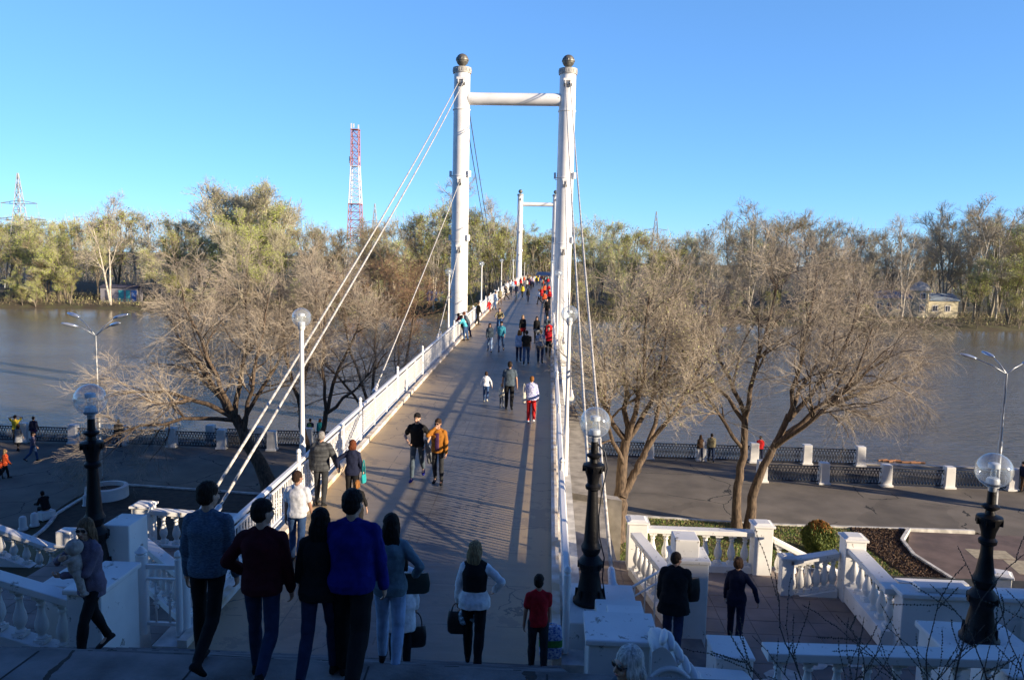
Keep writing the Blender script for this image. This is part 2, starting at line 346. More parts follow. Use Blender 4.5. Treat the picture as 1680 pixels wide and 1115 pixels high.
scatter("grass", 60000, (0.6, 15.7, 22, 37), PZ+0.05, 0.075, [G1, G2, G3, G2], "patchy spring grass and dead leaves on the sunlit lawn", "grass", inpoly(lawnp), tall=True)
scatter("grass", 9000, (-13.6, -6, 33, 38), PZ+0.08, 0.10, [G1, G2, G3], "short grass on the bed left of the bridge", "grass", inpoly([(-6, 33), (-6, 37.4), (-13.5, 38.0), (-13, 35.5), (-9, 33.5)]), tall=True)
# brown tiled pad on the right
TILE = mat("red_brown_tiles", (0.15, 0.105, 0.085), 0.8, var=0.3, scale=1.5, bump=0.3)
mb = MB(); mb.slab([(17.2, 36.3), (16.4, 34.6), (16.1, 33), (16.5, 30.3), (17.8, 27.9), (19.6, 25.4), (21, 24), (40, 24), (40, 36)], PZ-0.05, PZ+0.02)
tag(mb.build("tiled_pad", TILE), kind='structure')
mb = MB(); mb.slab([(18.6, 33.2), (20.3, 33.2), (20.4, 34.2), (18.7, 34.3)], PZ, PZ+0.026); mb.slab([(19.5, 31.6), (21.2, 31.4), (21.3, 33.1), (19.7, 33.1)], PZ, PZ+0.026)
tag(mb.build("pale_tiles", mat("pale_tiles", (0.42, 0.36, 0.24), 0.8)), kind='structure')
# ---------------------------------------------------------------- stairs, terraces, walls
STONE = mat("stair_stone", (0.20, 0.19, 0.18), 0.85, var=0.6, scale=1.6, bump=0.35, bscale=30, detail=9)
PAVE = mat("terrace_tiles", (0.25, 0.205, 0.175), 0.85, var=0.35, scale=1.1, bump=0.3)
crack_up(STONE)
mb = MB(); mb.box((-2.6, 5.6, -2.2), (20, 3.2, 8.5))
for k in range(1, 13):                                      # flight down to the bridge
    mb.box((-2.65, 7.2+0.3*k-0.15, (2.05-0.158*k)/2-3.3), (5.9, 0.3, (2.05-0.158*k)+6.6))
for k in range(1, 13):                                      # flight up behind the landing
    mb.box((-2.6, 4.0-0.4*k+0.2, 2.05+0.15*k-2.2), (20, 0.4, 4.4))
mb.box((2.3, 13.2, -1.0), (1.3, 1.0, 0.4)); tag(mb.build("stairs", STONE), kind='structure')
mb = MB()                                                   # paving joints of the landing
for x in (-9.2, -6.7, -5.0, -3.3, -1.6, 0.1, 1.8): mb.box((x, 6.1, 2.05), (0.018, 2.1, 0.008), rz=0.05*math.sin(x*3))
tag(mb.build("landing_joints", mat("dark_joint", (0.03, 0.03, 0.028), 0.95)), kind='structure')
mb = MB()
mb.box((3.9, 14.8, -3.8), (6.6, 7.0, 5.2)); mb.box((-8.35, 14.9, -3.81), (5.1, 7.0, 5.2)); mb.box((-12.3, 13.4, -3.81), (2.8, 4.0, 5.2)); mb.box((-14.5, 17.0, -4.4), (7.2, 3.2, 4.9))
tag(mb.build("terrace", CONC), kind='structure')
mb = MB()
for i in range(11):
    for j in range(12):
        mb.box((0.95+0.6*i, 11.65+0.57*j, -1.2+0.001*((i*7+j*3) % 4)), (0.585, 0.555, 0.03))
for i in range(13):
    for j in range(12):
        if i > 3 or j < 7: mb.box((-13.4+0.6*i, 11.75+0.57*j, -1.2+0.001*((i*5+j*3) % 4)), (0.585, 0.555, 0.03))
tag(mb.build("terrace_floor", PAVE), kind='structure')
mb = MB()
for (x, y, a, b) in ((4.9, 14.0, .7, .22), (5.3, 14.25, .45, .25), (5.6, 13.8, .5, .2), (4.35, 13.2, .4, .3), (3.9, 12.9, .6, .2), (5.0, 13.75, .3, .3)):
    pts = [(x+a*math.cos(t)*(.7+.4*random.random()), y+b*math.sin(t)*(.7+.5*random.random())) for t in np.linspace(0, 5.7, 9)]
    mb.slab(pts, -1.19, -1.172)
tag(mb.build("worn_mortar_patches", mat("worn_mortar", (0.55, 0.53, 0.46), 0.9)), kind='structure')
# abutment under the bridge approach
mb = MB(); mb.box((-2.6, 22.6, -3.7), (5.0, 23.5, 6.2))
mb.slab([(0.2, 12.9), (1.9, 12.9), (1.75, 24), (1.35, 36), (0.2, 36)], -6.5, [-1.4, -1.4, -1.1, -0.8, -0.8])
mb.slab([(0.4, 23.0), (2.3, 22.2), (2.2, 22.6), (0.4, 23.3)], -6.5, -0.95)
tag(tag(mb.build("bridge_abutment", CONC), "pale concrete abutment carrying the near end of the footbridge", "abutment"))

# ---------------------------------------------------------------- balustrades
def baluster_mb():
    m = MB(); m.box((0, 0, 0.04), (0.17, 0.17, 0.08)); m.box((0, 0, 0.96), (0.17, 0.17, 0.08))
    m.lathe([(0.075, 0.08), (0.08, 0.11), (0.05, 0.15), (0.06, 0.2), (0.088, 0.28), (0.095, 0.36), (0.085, 0.45), (0.058, 0.58), (0.042, 0.70), (0.04, 0.76), (0.062, 0.79), (0.045, 0.83), (0.07, 0.90), (0.08, 0.92)], n=14)
    return m
_bal = None
def balustrade(label, p0, p1, z0, z1, H=0.93, posts=(), sp=0.305, group=None, name='balustrade', cw=0.26, first=True):
    """coping tops z0 at p0, z1 at p1; posts: list of (t, width, top above coping)"""
    global _bal
    a = Vector((p0[0], p0[1], 0)); b = Vector((p1[0], p1[1], 0)); d = b-a; L = d.length; rz = math.atan2(d.y, d.x); u = d/L; n = Vector((-u.y, u.x, 0))
    t = thing(name, label, 'balustrade', (a.x, a.y, z0-H), rz, group)
    sl = (z1-z0)
    c = MB(); c.slab([(0, -cw/2), (L, -cw/2), (L, cw/2), (0, cw/2)], [H-0.11, H-0.11+sl, H-0.11+sl, H-0.11], [H, H+sl, H+sl, H])
    c.build('coping', PLASTER, t, bevel=0.012)
    c = MB(); c.slab([(0, -cw/2-.02), (L, -cw/2-.02), (L, cw/2+.02), (0, cw/2+.02)], [-0.25, -0.25+sl, -0.25+sl, -0.25], [0.10, 0.10+sl, 0.10+sl, 0.10])
    c.build('plinth', PLASTER, t, bevel=0.01)
    hb = H-0.11-0.10
    if _bal is None: _bal = baluster_mb().build('baluster', PLASTER, t, smooth='auto'); bo = _bal; used = False
    else: used = True
    k = max(1, int(L/sp)); 
    for i in range(k):
        s = (i+0.5)*L/k
        if i == 0 and not used: bo = _bal
        else: bo = bpy.data.objects.new('baluster', _bal.data); COL.objects.link(bo); bo.parent = t
        bo.location = (s, 0, 0.10+sl*s/L); bo.scale = (1, 1, hb)
    for (tt, w, up) in posts:
        m = MB(); zt = H+sl*tt+up; m.box((L*tt, 0, (zt-0.4)/2), (w, w, zt+0.4)); m.box((L*tt, 0, zt+0.03), (w+0.08, w+0.08, 0.055)); m.box((L*tt, 0, zt+0.075), (w+0.02, w+0.02, 0.04), taper=0.7)
        m.build('post', PLASTER, t, bevel=0.012)
    return t
BG = 'white vase balustrades around the stair terraces'
balustrade("sunlit white balustrade across the far side of the right terrace, behind the walking woman", (2.45, 17.9), (4.9, 17.9), -0.20, -0.20, posts=((-0.09, 0.44, 0.12), (1.09, 0.42, 0.14)), group=BG)
balustrade("sunlit balustrade stepping down to the right beyond the far post, beside the round shrub", (5.4, 17.95), (9.0, 17.95), -0.35, -2.1, group=BG)
balustrade("white balustrade running towards the camera behind the man in black", (2.15, 17.45), (2.6, 15.0), -0.18, -0.18, group=BG)
balustrade("short shaded balustrade with a low left post, beside the tall corner post", (5.42, 16.75), (6.45, 16.75), -0.40, -0.18, posts=((-0.05, 0.26, 0.02),), sp=0.17, group=BG)
balustrade("shaded balustrade of fat weathered balusters running down from the tall corner post", (6.7, 16.6), (6.62, 14.35), 0.02, 0.02, posts=((0.0, 0.42, 0.14),), sp=0.36, group=BG, cw=0.34)
balustrade("distant low sunlit balustrade behind the blue shaded wall", (8.5, 18.4), (10.15, 18.4), -1.45, -1.45, sp=0.24, group=BG)
balustrade("sunlit balustrade dropping to the right of the right black lamp post", (10.35, 17.4), (13.2, 16.2), -1.05, -2.6, posts=((0.0, 0.36, 0.2),), group=BG)
balustrade("nearest white balustrade along the bottom right edge of the picture", (2.75, 9.2), (5.6, 9.25), 1.38, 1.40, sp=0.33, group=BG, cw=0.3)
balustrade("far left balustrade with a sunlit corner post, behind the man in the blue grey sweater", (-9.75, 18.1), (-5.9, 18.1), -0.28, -0.40, posts=((0.0, 0.42, 0.06),), group=BG)
balustrade("angled shaded balustrade behind the white iron gate", (-9.0, 16.3), (-6.5, 13.9), -0.22, -0.22, group=BG)
balustrade("upper left balustrade descending towards the white pier beside the baby's head", (-17.0, 18.0), (-11.9, 18.0), 0.33, -1.32, H=0.78, posts=((1.05, 0.36, 0.16),), group=BG)
balustrade("lower left balustrade of large weathered balusters beside the woman with the baby", (-11.2, 10.5), (-6.75, 10.5), 2.20, 1.03, sp=0.30, group=BG)
# pedestals, walls, blocks
def wallthing(name, label, cat, boxes, bev=0.02, m=None):
    c = boxes[0][0]; t = thing(name, label, cat, (c[0], c[1], c[2]-boxes[0][1][2]/2)); off = t.location
    names = ['body', 'cap', 'upper_block', 'top_block']
    for i, bx in enumerate(boxes):
        q = MB(); q.box(bx[0], bx[1]); q.build(names[min(i, 3)] if i else 'body', m or PLASTER, t, off=off, bevel=bev)
    return t
wallthing("lamp_pedestal", "large stepped white pedestal under the middle black lamp post", "pedestal",
    [((1.03, 9.62, -0.6), (0.84, 0.74, 3.8)), ((1.03, 9.62, 1.33), (0.92, 0.82, 0.08)), ((1.22, 10.55, -0.1), (0.52, 0.8, 2.3)), ((1.18, 11.2, -0.25), (0.7, 0.5, 2.3)), ((1.0, 12.3, -0.75), (1.15, 1.5, 2.4))])
wallthing("gate_pier", "blue shaded white pier with a smaller block on top, beside the man in black", "pier",
    [((2.78, 14.45, -0.40), (0.66, 0.7, 1.7)), ((2.78, 14.45, 0.48), (0.72, 0.76, 0.08)), ((2.72, 14.5, 0.68), (0.46, 0.5, 0.34))])
wallthing("low_block", "small white block beside the carved scroll in front of the balustrade", "block", [((2.62, 10.35, -0.2), (0.5, 0.6, 1.9)), ((2.62, 10.35, 0.77), (0.54, 0.64, 0.05))])
wallthing("retaining_wall", "broad blue shaded white wall to the right of the fat balusters", "wall",
    [((8.1, 14.25, -3.0), (2.9, 0.35, 6.0)), ((8.1, 14.25, 0.03), (3.0, 0.5, 0.09)), ((7.4, 14.25, 0.13), (0.9, 0.3, 0.1)), ((9.0, 13.0, -1.9), (0.4, 2.4, 3.4))])
wallthing("lamp_pedestal", "rough white pedestal under the right black lamp post", "pedestal",
    [((6.45, 11.2, -1.6), (1.2, 1.2, 4.2)), ((6.45, 11.2, 0.54), (1.3, 1.3, 0.10)), ((5.95, 9.5, -0.6), (0.7, 0.8, 3.6))])
wallthing("stair_wall", "cracked white stair wall behind the woman with the baby", "wall",
    [((-6.4, 10.7, -0.4), (0.5, 1.0, 3.2)), ((-6.4, 10.7, 1.24), (0.58, 1.08, 0.08)), ((-6.95, 12.3, 0.1), (0.45, 0.6, 2.9))])
wallthing("lamp_pedestal", "low white pedestal under the left black lamp post", "pedestal",
    [((-7.35, 11.85, -0.6), (0.9, 0.9, 2.6)), ((-7.35, 11.85, 0.74), (1.0, 1.0, 0.08))])
# sloped curb wall right of the small block
t = thing("parapet", "low white parapet sloping from the carved scroll down to the small block", "parapet", (1.6, 8.9, -1))
q = MB(); q.slab([(1.5, 8.75), (3.0, 8.75), (2.7, 9.9), (1.5, 9.9)], -1.2, [0.85, 0.8, 0.7, 0.75]); q.build('body', PLASTER, t, off=t.location, bevel=0.02)
# carved scroll
t = thing("carved_scroll", "white carved volute scroll with a broken dark hole, right of the stepped pedestal", "ornament", (1.5, 9.2, 0.9))
prof = []
for s in np.linspace(0, 1, 26):
    prof.append((1.36+1.0*s, 1.36 - 0.12*s - 0.95*s**1.25 + 0.13*math.sin(s*math.pi)*(1-s) + 0.12*math.sin(min(1, s*3)*math.pi)))
q = MB(); pts = [(x, z) for x, z in prof]; rings = []
for (x, z) in pts: rings.append([(x, 9.0, z), (x, 9.06, z+0.03), (x, 9.25, z+0.055), (x, 9.45, z+0.03), (x, 9.5, z), (x, 9.5, 0.1), (x, 9.0, 0.1)])
q.loft(rings); q.build('body', PLASTER, t, off=t.location, smooth='auto')
q = MB()
for i in range(14):                                         # leaf flutes over the top
    s = i/14; x, z = pts[int(s*25)]
    q.ball((x+0.04, 9.22, z+0.02), (0.055, 0.24, 0.07), 10, 6, rot=Matrix.Rotation(0.5, 3, 'Y') @ Matrix.Rotation(0.25*math.sin(i*2.1), 3, 'Z'))
q.build('leaf', PLASTER, t, off=t.location, smooth=True)
q = MB(); sp = [(1.62+(0.02+0.030*a)*math.cos(a+0.3), 8.985, 0.92+(0.02+0.030*a)*math.sin(a+0.3)) for a in np.linspace(0, 9.2, 44)]
q.tube(sp, 0.034, 6); q.build('spiral', PLASTER, t, off=t.location, smooth=True)
q = MB(); q.ball((1.93, 8.99, 0.86), (0.13, 0.03, 0.07), 10, 6); q.build('hole', mat("dark_hollow", (0.03, 0.015, 0.01), 0.95), t, off=t.location)

# white iron gate at the left
t = thing("iron_gate", "narrow white iron gate with ornamented bars between two round posts", "gate", (-5.92, 11.5, 0))
for x in (-0.34, 0.34):
    q = MB(); q.lathe([(0.085, 0), (0.085, 1.28), (0.06, 1.29), (0.095, 1.33), (0.06, 1.37), (0.02, 1.42)], (x, 0, 0), 14); q.build('post', WHITE, t, smooth='auto')
q = MB()
for z, h in ((1.1, 0.07), (0.9, 0.03), (0.17, 0.05)): q.box((0, 0, z), (0.6, 0.05, h))
q.build('frame', WHITE, t)
for x in (-0.12, 0.1):
    q = MB(); q.tube([(x, 0, 0.17), (x, 0, 0.9)], 0.016, 8)
    for k in range(5): q.ball((x+0.012*(-1)**k, 0, 0.44+0.06*k), (0.045-0.004*abs(k-2), 0.02, 0.034), 8, 5)
    q.ball((x, 0, 0.86), (0.05, 0.02, 0.03), 8, 5)
    q.build('bar', WHITE, t, smooth=True)
t = thing("handrail", "thin pale iron handrail between the stepped pedestal and the man in black", "railing", (1.4, 13.4, -1.2))
q = MB(); q.tube([(1.45, 13.2, 0.25), (2.45, 14.3, 0.35)], 0.022, 6); q.tube([(1.45, 13.2, 0.05), (2.45, 14.3, 0.15)], 0.016, 6)
for k in range(5): q.tube([(1.45+0.22*k, 13.2+0.24*k, -1.2), (1.45+0.22*k, 13.2+0.24*k, 0.26+0.02*k)], 0.014, 6)
q.build('rail', WHITE, t, off=t.location)

# ---------------------------------------------------------------- bridge
XL, XR = -5.5, 0.3
BY0, BY1 = 11.1, 232.0
t = thing("footbridge_deck", "long pale footbridge deck crossing the river", "bridge deck", (-2.6, BY0, 0))
def dm():
    m = bpy.data.materials.new("worn_deck_surface"); m.use_nodes = True; nt = m.node_tree; N = nt.nodes; L = nt.links
    b = N["Principled BSDF"]; tc = N.new("ShaderNodeTexCoord"); sx = N.new("ShaderNodeSeparateXYZ"); L.new(tc.outputs['Object'], sx.inputs[0])
    def noise(sc, det, st=None, rough=.6):
        n = N.new("ShaderNodeTexNoise"); n.inputs['Scale'].default_value = sc; n.inputs['Detail'].default_value = det; n.inputs['Roughness'].default_value = rough
        if st: mp = N.new("ShaderNodeMapping"); mp.inputs['Scale'].default_value = st; L.new(tc.outputs['Object'], mp.inputs[0]); L.new(mp.outputs[0], n.inputs['Vector'])
        else: L.new(tc.outputs['Object'], n.inputs['Vector'])
        return n.outputs['Fac']
    def ramp(src, a, ca, bb, cb):
        c = N.new("ShaderNodeValToRGB"); e = c.color_ramp.elements; e[0].position = a; e[0].color = (*ca, 1); e[1].position = bb; e[1].color = (*cb, 1); L.new(src, c.inputs[0]); return c.outputs[0]
    def mix(f, a, bb, t='MIX'):
        m_ = N.new("ShaderNodeMix"); m_.data_type = 'RGBA'; m_.blend_type = t
        if isinstance(f, float): m_.inputs[0].default_value = f
        else: L.new(f, m_.inputs[0])
        for s, v in ((6, a), (7, bb)):
            if isinstance(v, tuple): m_.inputs[s].default_value = (*v, 1)
            else: L.new(v, m_.inputs[s])
        return m_.outputs[2]
    def mth(op, a, bb=None, c=None):
        m_ = N.new("ShaderNodeMath"); m_.operation = op
        for i, v in enumerate((a, bb, c)):
            if v is None: continue
            if isinstance(v, (int, float)): m_.inputs[i].default_value = v
            else: L.new(v, m_.inputs[i])
        return m_.outputs[0]
    grey = ramp(noise(0.9, 9), 0.32, (0.095, 0.094, 0.092), 0.68, (0.175, 0.167, 0.155))
    streak = ramp(noise(1.0, 6, (0.5, 5, 1)), 0.42, (0.78, 0.78, 0.78), 0.62, (1.05, 1.05, 1.05))
    base = mix(1.0, grey, streak, 'MULTIPLY')
    # brown dust gathered along both kerbs
    xl = N.new("ShaderNodeMapRange"); xl.inputs[1].default_value = 2.9; xl.inputs[2].default_value = 0.9; xl.inputs[3].default_value = 0.0; xl.inputs[4].default_value = 1.0
    ax = mth('ABSOLUTE', sx.outputs[0]); inv = mth('SUBTRACT', 2.9, ax); e1 = N.new("ShaderNodeMapRange"); e1.inputs[1].default_value = 2.6; e1.inputs[2].default_value = 0.1; e1.inputs[3].default_value = 0; e1.inputs[4].default_value = 1
    L.new(inv, e1.inputs[0])
    dn = noise(0.5, 8); dsum = mth('MULTIPLY', e1.outputs[0], mth('MULTIPLY', dn, 2.1))
    base = mix(mth('MINIMUM', dsum, 0.9), base, (0.36, 0.265, 0.15))
    # transverse plate seams every 1.5 m and two long seams
    sm = mth('FRACT', mth('DIVIDE', mth('ADD', mth('ADD', sx.outputs[1], 0.4), mth('MULTIPLY', 0.03, noise(3, 3))), 1.5)); seam = mth('LESS_THAN', sm, 0.012)
    s2 = mth('LESS_THAN', mth('ABSOLUTE', mth('SUBTRACT', sx.outputs[0], mth('MULTIPLY', 0.02, noise(2, 3)))), 0.014)
    s3 = mth('LESS_THAN', mth('ABSOLUTE', mth('SUBTRACT', sx.outputs[0], -1.62)), 0.012)
    s = mth('MAXIMUM', seam, mth('MAXIMUM', s2, s3)); brk = mth('GREATER_THAN', noise(1.7, 3), 0.47)
    base = mix(mth('MULTIPLY', mth('MULTIPLY', s, brk), 0.65), base, (0.05, 0.045, 0.04))
    spot = mth('GREATER_THAN', noise(5, 10, rough=.75), 0.66); base = mix(mth('MULTIPLY', spot, 0.5), base, (0.24, 0.21, 0.17))
    vz = N.new("ShaderNodeTexVoronoi"); vz.feature = 'DISTANCE_TO_EDGE'; vz.inputs['Scale'].default_value = 0.45; va = N.new("ShaderNodeVectorMath"); nn = N.new("ShaderNodeTexNoise"); nn.inputs['Scale'].default_value = 1.2; nn.inputs['Detail'].default_value = 6
    L.new(tc.outputs['Object'], nn.inputs['Vector']); L.new(tc.outputs['Object'], va.inputs[0]); L.new(nn.outputs['Color'], va.inputs[1]); L.new(va.outputs[0], vz.inputs['Vector'])
    crk = mth('MULTIPLY', mth('LESS_THAN', vz.outputs['Distance'], 0.006), mth('GREATER_THAN', noise(0.4, 2), 0.5)); base = mix(mth('MULTIPLY', crk, 0.7), base, (0.04, 0.035, 0.03))
    pch = mth('GREATER_THAN', noise(0.55, 7, rough=.7), 0.57); base = mix(mth('MULTIPLY', pch, 0.35), base, (0.07, 0.068, 0.07))
    L.new(base, b.inputs['Base Color']); b.inputs['Roughness'].default_value = 0.5
    bp = N.new("ShaderNodeBump"); bp.inputs['Strength'].default_value = 0.35; bp.inputs['Distance'].default_value = 0.01; L.new(noise(18, 8), bp.inputs['Height']); L.new(bp.outputs[0], b.inputs['Normal'])
    return m
Ys = [BY0, 12, 14] + list(np.arange(16, 230, 3.0)) + [BY1]
def strip(m, x0, x1, z0, z1, ys=Ys, y00=None):
    rings = [[(x0, y, deckz(y)+z0), (x1, y, deckz(y)+z0), (x1, y, deckz(y)+z1), (x0, y, deckz(y)+z1)] for y in ys]
    m.loft(rings)
q = MB(); strip(q, XL, XR, -0.18, 0); q.build('surface', dm(), t, off=t.location)
q = MB()
for x in (XL+0.35, -2.6, XR-0.35): strip(q, x-0.12, x+0.12, -1.05, -0.18, [y for y in Ys if y > 34])
q.build('girder', WHITE, t, off=t.location)
q = MB()
for x0, x1 in ((XL-0.42, XL), (XR, XR+0.42)): strip(q, x0, x1, -0.35, 0.0+0.02)
q.build('edge_beam', mat("pale_edge_beam", (0.62, 0.60, 0.55), 0.7, var=0.35, scale=3, bump=.2), t, off=t.location)
q = MB()
for x0, x1 in ((XL-0.02, XL+0.13), (XR-0.10, XR+0.04)): strip(q, x0, x1, 0.005, 0.13)
q.build('kerb', mat("rusty_white_kerb", (0.74, 0.71, 0.66), 0.7, scale=2.4, var2=(0.50, 0.38, 0.24), bump=.3), t, off=t.location)
# railings
def railing(x, label, inward):
    t = thing("bridge_railing", label, "railing", (x, BY0+0.3, 0), group='white railings along the bridge'); off = t.location
    ys = [y for y in Ys if y > 11.3]; ys = [11.4] + ys[1:]
    q = MB(); rings = []
    for y in ys: z = deckz(y); rings.append([(x-0.05, y, z+1.07), (x+0.05, y, z+1.07), (x+0.065, y, z+1.10), (x+0.04, y, z+1.14), (x-0.04, y, z+1.14), (x-0.065, y, z+1.10)])
    q.loft(rings); q.build('handrail', WHITE, t, off=off, smooth='auto')
    for nm, z0, z1, w in (('upper_rail', 0.93, 0.96, 0.02), ('lower_rail', 0.25, 0.29, 0.02), ('bottom_rail', 0.17, 0.19, 0.02)):
        q = MB(); strip(q, x-w, x+w, z0, z1, ys); q.build(nm, WHITE, t, off=off)
    def bars(q, i0, i1, ornate_far=True):
        for i in range(i0, i1):
            y = 11.55+0.145*i
            if y > 230: break
            if abs((y-11.4) % 1.95) < 0.07: continue
            z = deckz(y)
            if i % 2 == 0: q.box((x, y, z+0.61), (0.026, 0.034, 0.64))
            else:
                q.box((x, y, z+0.61), (0.022, 0.024, 0.64))
                if y < 62:
                    for s in (0.46, 0.53, 0.60, 0.67, 0.74): q.box((x, y, z+s), (0.024, 0.075+0.018*math.sin(s*50), 0.062), rx=0.78)
        return q
    for i in range(100): bars(MB(), i, i+1).build('baluster', WHITE, t, off=off) if abs((0.15+0.145*i) % 1.95) >= 0.07 else None
    q = bars(MB(), 100, 1520).build('baluster', WHITE, t, off=off); q['kind'] = 'stuff'
    k = 0
    for i in range(0, 112):
        y = 11.4+1.95*i
        if y > 230: break
        z = deckz(y); big = i % 3 == 0; w = 0.045 if big else 0.025; h = 1.28 if big else 1.08
        q = MB() if (k < 99) else (q if k > 99 else MB())
        if big:
            q.lathe([(0.055, 0.05), (0.055, h), (0.035, h+0.02), (0.062, h+0.06), (0.05, h+0.11), (0.015, h+0.14)], (x, y, z), 10)
        else: q.box((x, y, z+h/2+0.05), (w*2, w*2, h-0.1))
        k += 1
        if k < 100: q.build('post', WHITE, t, off=off, smooth='auto')
    if k >= 100: q.build('post', WHITE, t, off=off)['kind'] = 'stuff'
    return t
railing(XL-0.12, "white iron railing along the left side of the bridge, fully sunlit", 1)
railing(XR+0.10, "white iron railing along the right side of the bridge, seen almost end on", -1)
# towers
def tower(y, label):
    zb = -9.5; t = thing("bridge_tower", label, "bridge tower", (-2.8, y, zb), group="white towers of the suspension bridge"); off = t.location
    for x, nm in ((-6.62, 'mast'), (0.98, 'mast')):
        q = MB(); q.lathe([(0.66, zb), (0.64, deckz(y)), (0.60, 12), (0.58, 19.0)], (x, y, 0), 40)
        for z in (7.0, 11.7, 16.4): q.lathe([(0.60, z), (0.645, z+0.02), (0.645, z+0.09), (0.60, z+0.11)], (x, y, 0), 40)
        o = q.build(nm, WHITE, t, off=off, smooth='auto')
        q = MB(); q.lathe([(0.5, 18.98), (0.66, 19.0), (0.66, 19.4), (0.55, 19.42), (0.4, 19.44)], (x, y, 0), 40)
        for k in range(14): a = k*math.tau/14; q.box((x+0.665*math.cos(a), y+0.665*math.sin(a), 19.2), (0.03, 0.16, 0.2), rz=a)
        cc = q.build('collar', mat("grey_cap_ring", (0.38, 0.37, 0.34), 0.6, var=.3), o, off=off, smooth='auto')
        q = MB(); q.ball((x, y, 19.95), 0.44, 28, 18); q.lathe([(0.45, 19.88), (0.47, 19.91), (0.47, 19.99), (0.45, 20.02)], (x, y, 0), 28); q.lathe([(0.12, 19.4), (0.12, 19.6)], (x, y, 0), 12)
        for k in range(6): a = k*math.tau/6+0.5; q.ball((x+0.42*math.cos(a), y+0.42*math.sin(a), 19.98), (0.07, 0.07, 0.13), 8, 6)
        q.build('globe_finial', BRONZE, o, off=off, smooth='auto')
        for z, w in ((18.55, 0.62), (11.55, 0.38), (6.7, 0.42)):
            for sgn in (-1, 1):
                q = MB(); q.box((x, y+sgn*0.62, z), (w, 0.2, 0.16)); q.box((x-w*0.3, y+sgn*0.64, z-0.2), (0.07, 0.2, 0.3)); q.box((x+w*0.3, y+sgn*0.64, z-0.2), (0.07, 0.2, 0.3))
                q.build('cable_bracket', WHITE, o, off=off)
            for sgn in (-1, 1):
                for dx in ((-0.17, 0.17) if w > .5 else (0,)):
                    q = MB(); q.slab([(x+dx-0.13, y+sgn*0.68), (x+dx+0.13, y+sgn*0.68), (x+dx+0.05, y+sgn*0.60), (x+dx-0.05, y+sgn*0.60)], z-0.5, z-0.24)
                    q.build('cable_socket', BRONZE, o, off=off)
        for z in (11.9, 7.3):
            for a, nm2 in ((math.pi, 'floodlight'), (-0.55, 'floodlight')):
                q = MB(); c = (x+0.74*math.cos(a), y+0.74*math.sin(a), z); q.box(c, (0.16, 0.3, 0.42), rz=a); q.box((x+0.62*math.cos(a), y+0.62*math.sin(a), z-0.28), (0.2, 0.05, 0.05), rz=a)
                q.build(nm2, WHITE, o, off=off)
    q = MB(); q.tube([(-6.62+0.5, y, 17.25), (0.98-0.5, y, 17.25)], 0.44, 36); q.build('crossbeam', WHITE, t, off=off, smooth='auto')
    return t
tower(57.6, "near white bridge tower with two tall round masts and a crossbeam")
tower(171.0, "far small white bridge tower at the other river bank")
# stay cables
def cable(a, b, label, m, r=0.055, sag=0.0):
    a = Vector(a); b = Vector(b); L = (b-a).length; pts = []
    for s in np.linspace(0, 1, 14): p = a.lerp(b, s); p.z -= sag*4*s*(1-s); pts.append(p)
    t = thing("stay_cable", label, "cable", b, group="stay cables of the bridge")
    q = MB(); q.tube([p-b for p in pts], r, 8); q.build('cable', m, t, smooth=True)
    d = (pts[-2]-pts[-1]).normalized(); q = MB()
    q.tube([d*-0.1, d*0.12, d*0.14, d*0.5, d*0.55], [0.10, 0.10, 0.075, 0.065, 0.05], 10); q.build('socket', WHITE, t, smooth='auto')
    return t
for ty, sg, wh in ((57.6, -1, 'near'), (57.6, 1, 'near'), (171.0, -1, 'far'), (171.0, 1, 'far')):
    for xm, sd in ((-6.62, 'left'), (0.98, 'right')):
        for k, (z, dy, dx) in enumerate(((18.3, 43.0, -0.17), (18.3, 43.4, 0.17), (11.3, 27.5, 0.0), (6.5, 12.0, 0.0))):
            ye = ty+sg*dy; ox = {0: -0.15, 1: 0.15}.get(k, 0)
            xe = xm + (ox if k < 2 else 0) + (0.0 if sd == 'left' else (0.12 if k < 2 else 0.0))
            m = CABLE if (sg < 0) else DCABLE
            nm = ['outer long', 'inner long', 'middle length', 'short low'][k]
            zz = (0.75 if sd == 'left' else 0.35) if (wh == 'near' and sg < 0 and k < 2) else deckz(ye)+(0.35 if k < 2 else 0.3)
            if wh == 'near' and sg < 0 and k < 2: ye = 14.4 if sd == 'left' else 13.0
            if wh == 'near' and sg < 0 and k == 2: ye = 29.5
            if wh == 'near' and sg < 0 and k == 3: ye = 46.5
            cable((xm+dx, ty+sg*0.62, z), (xe, ye, zz), f"{nm} stay cable on the {sd} side, {'towards' if sg < 0 else 'away from'} the camera from the {wh} tower", m, 0.034 if k < 2 else 0.030, sag=0.35 if k < 2 else 0.1)

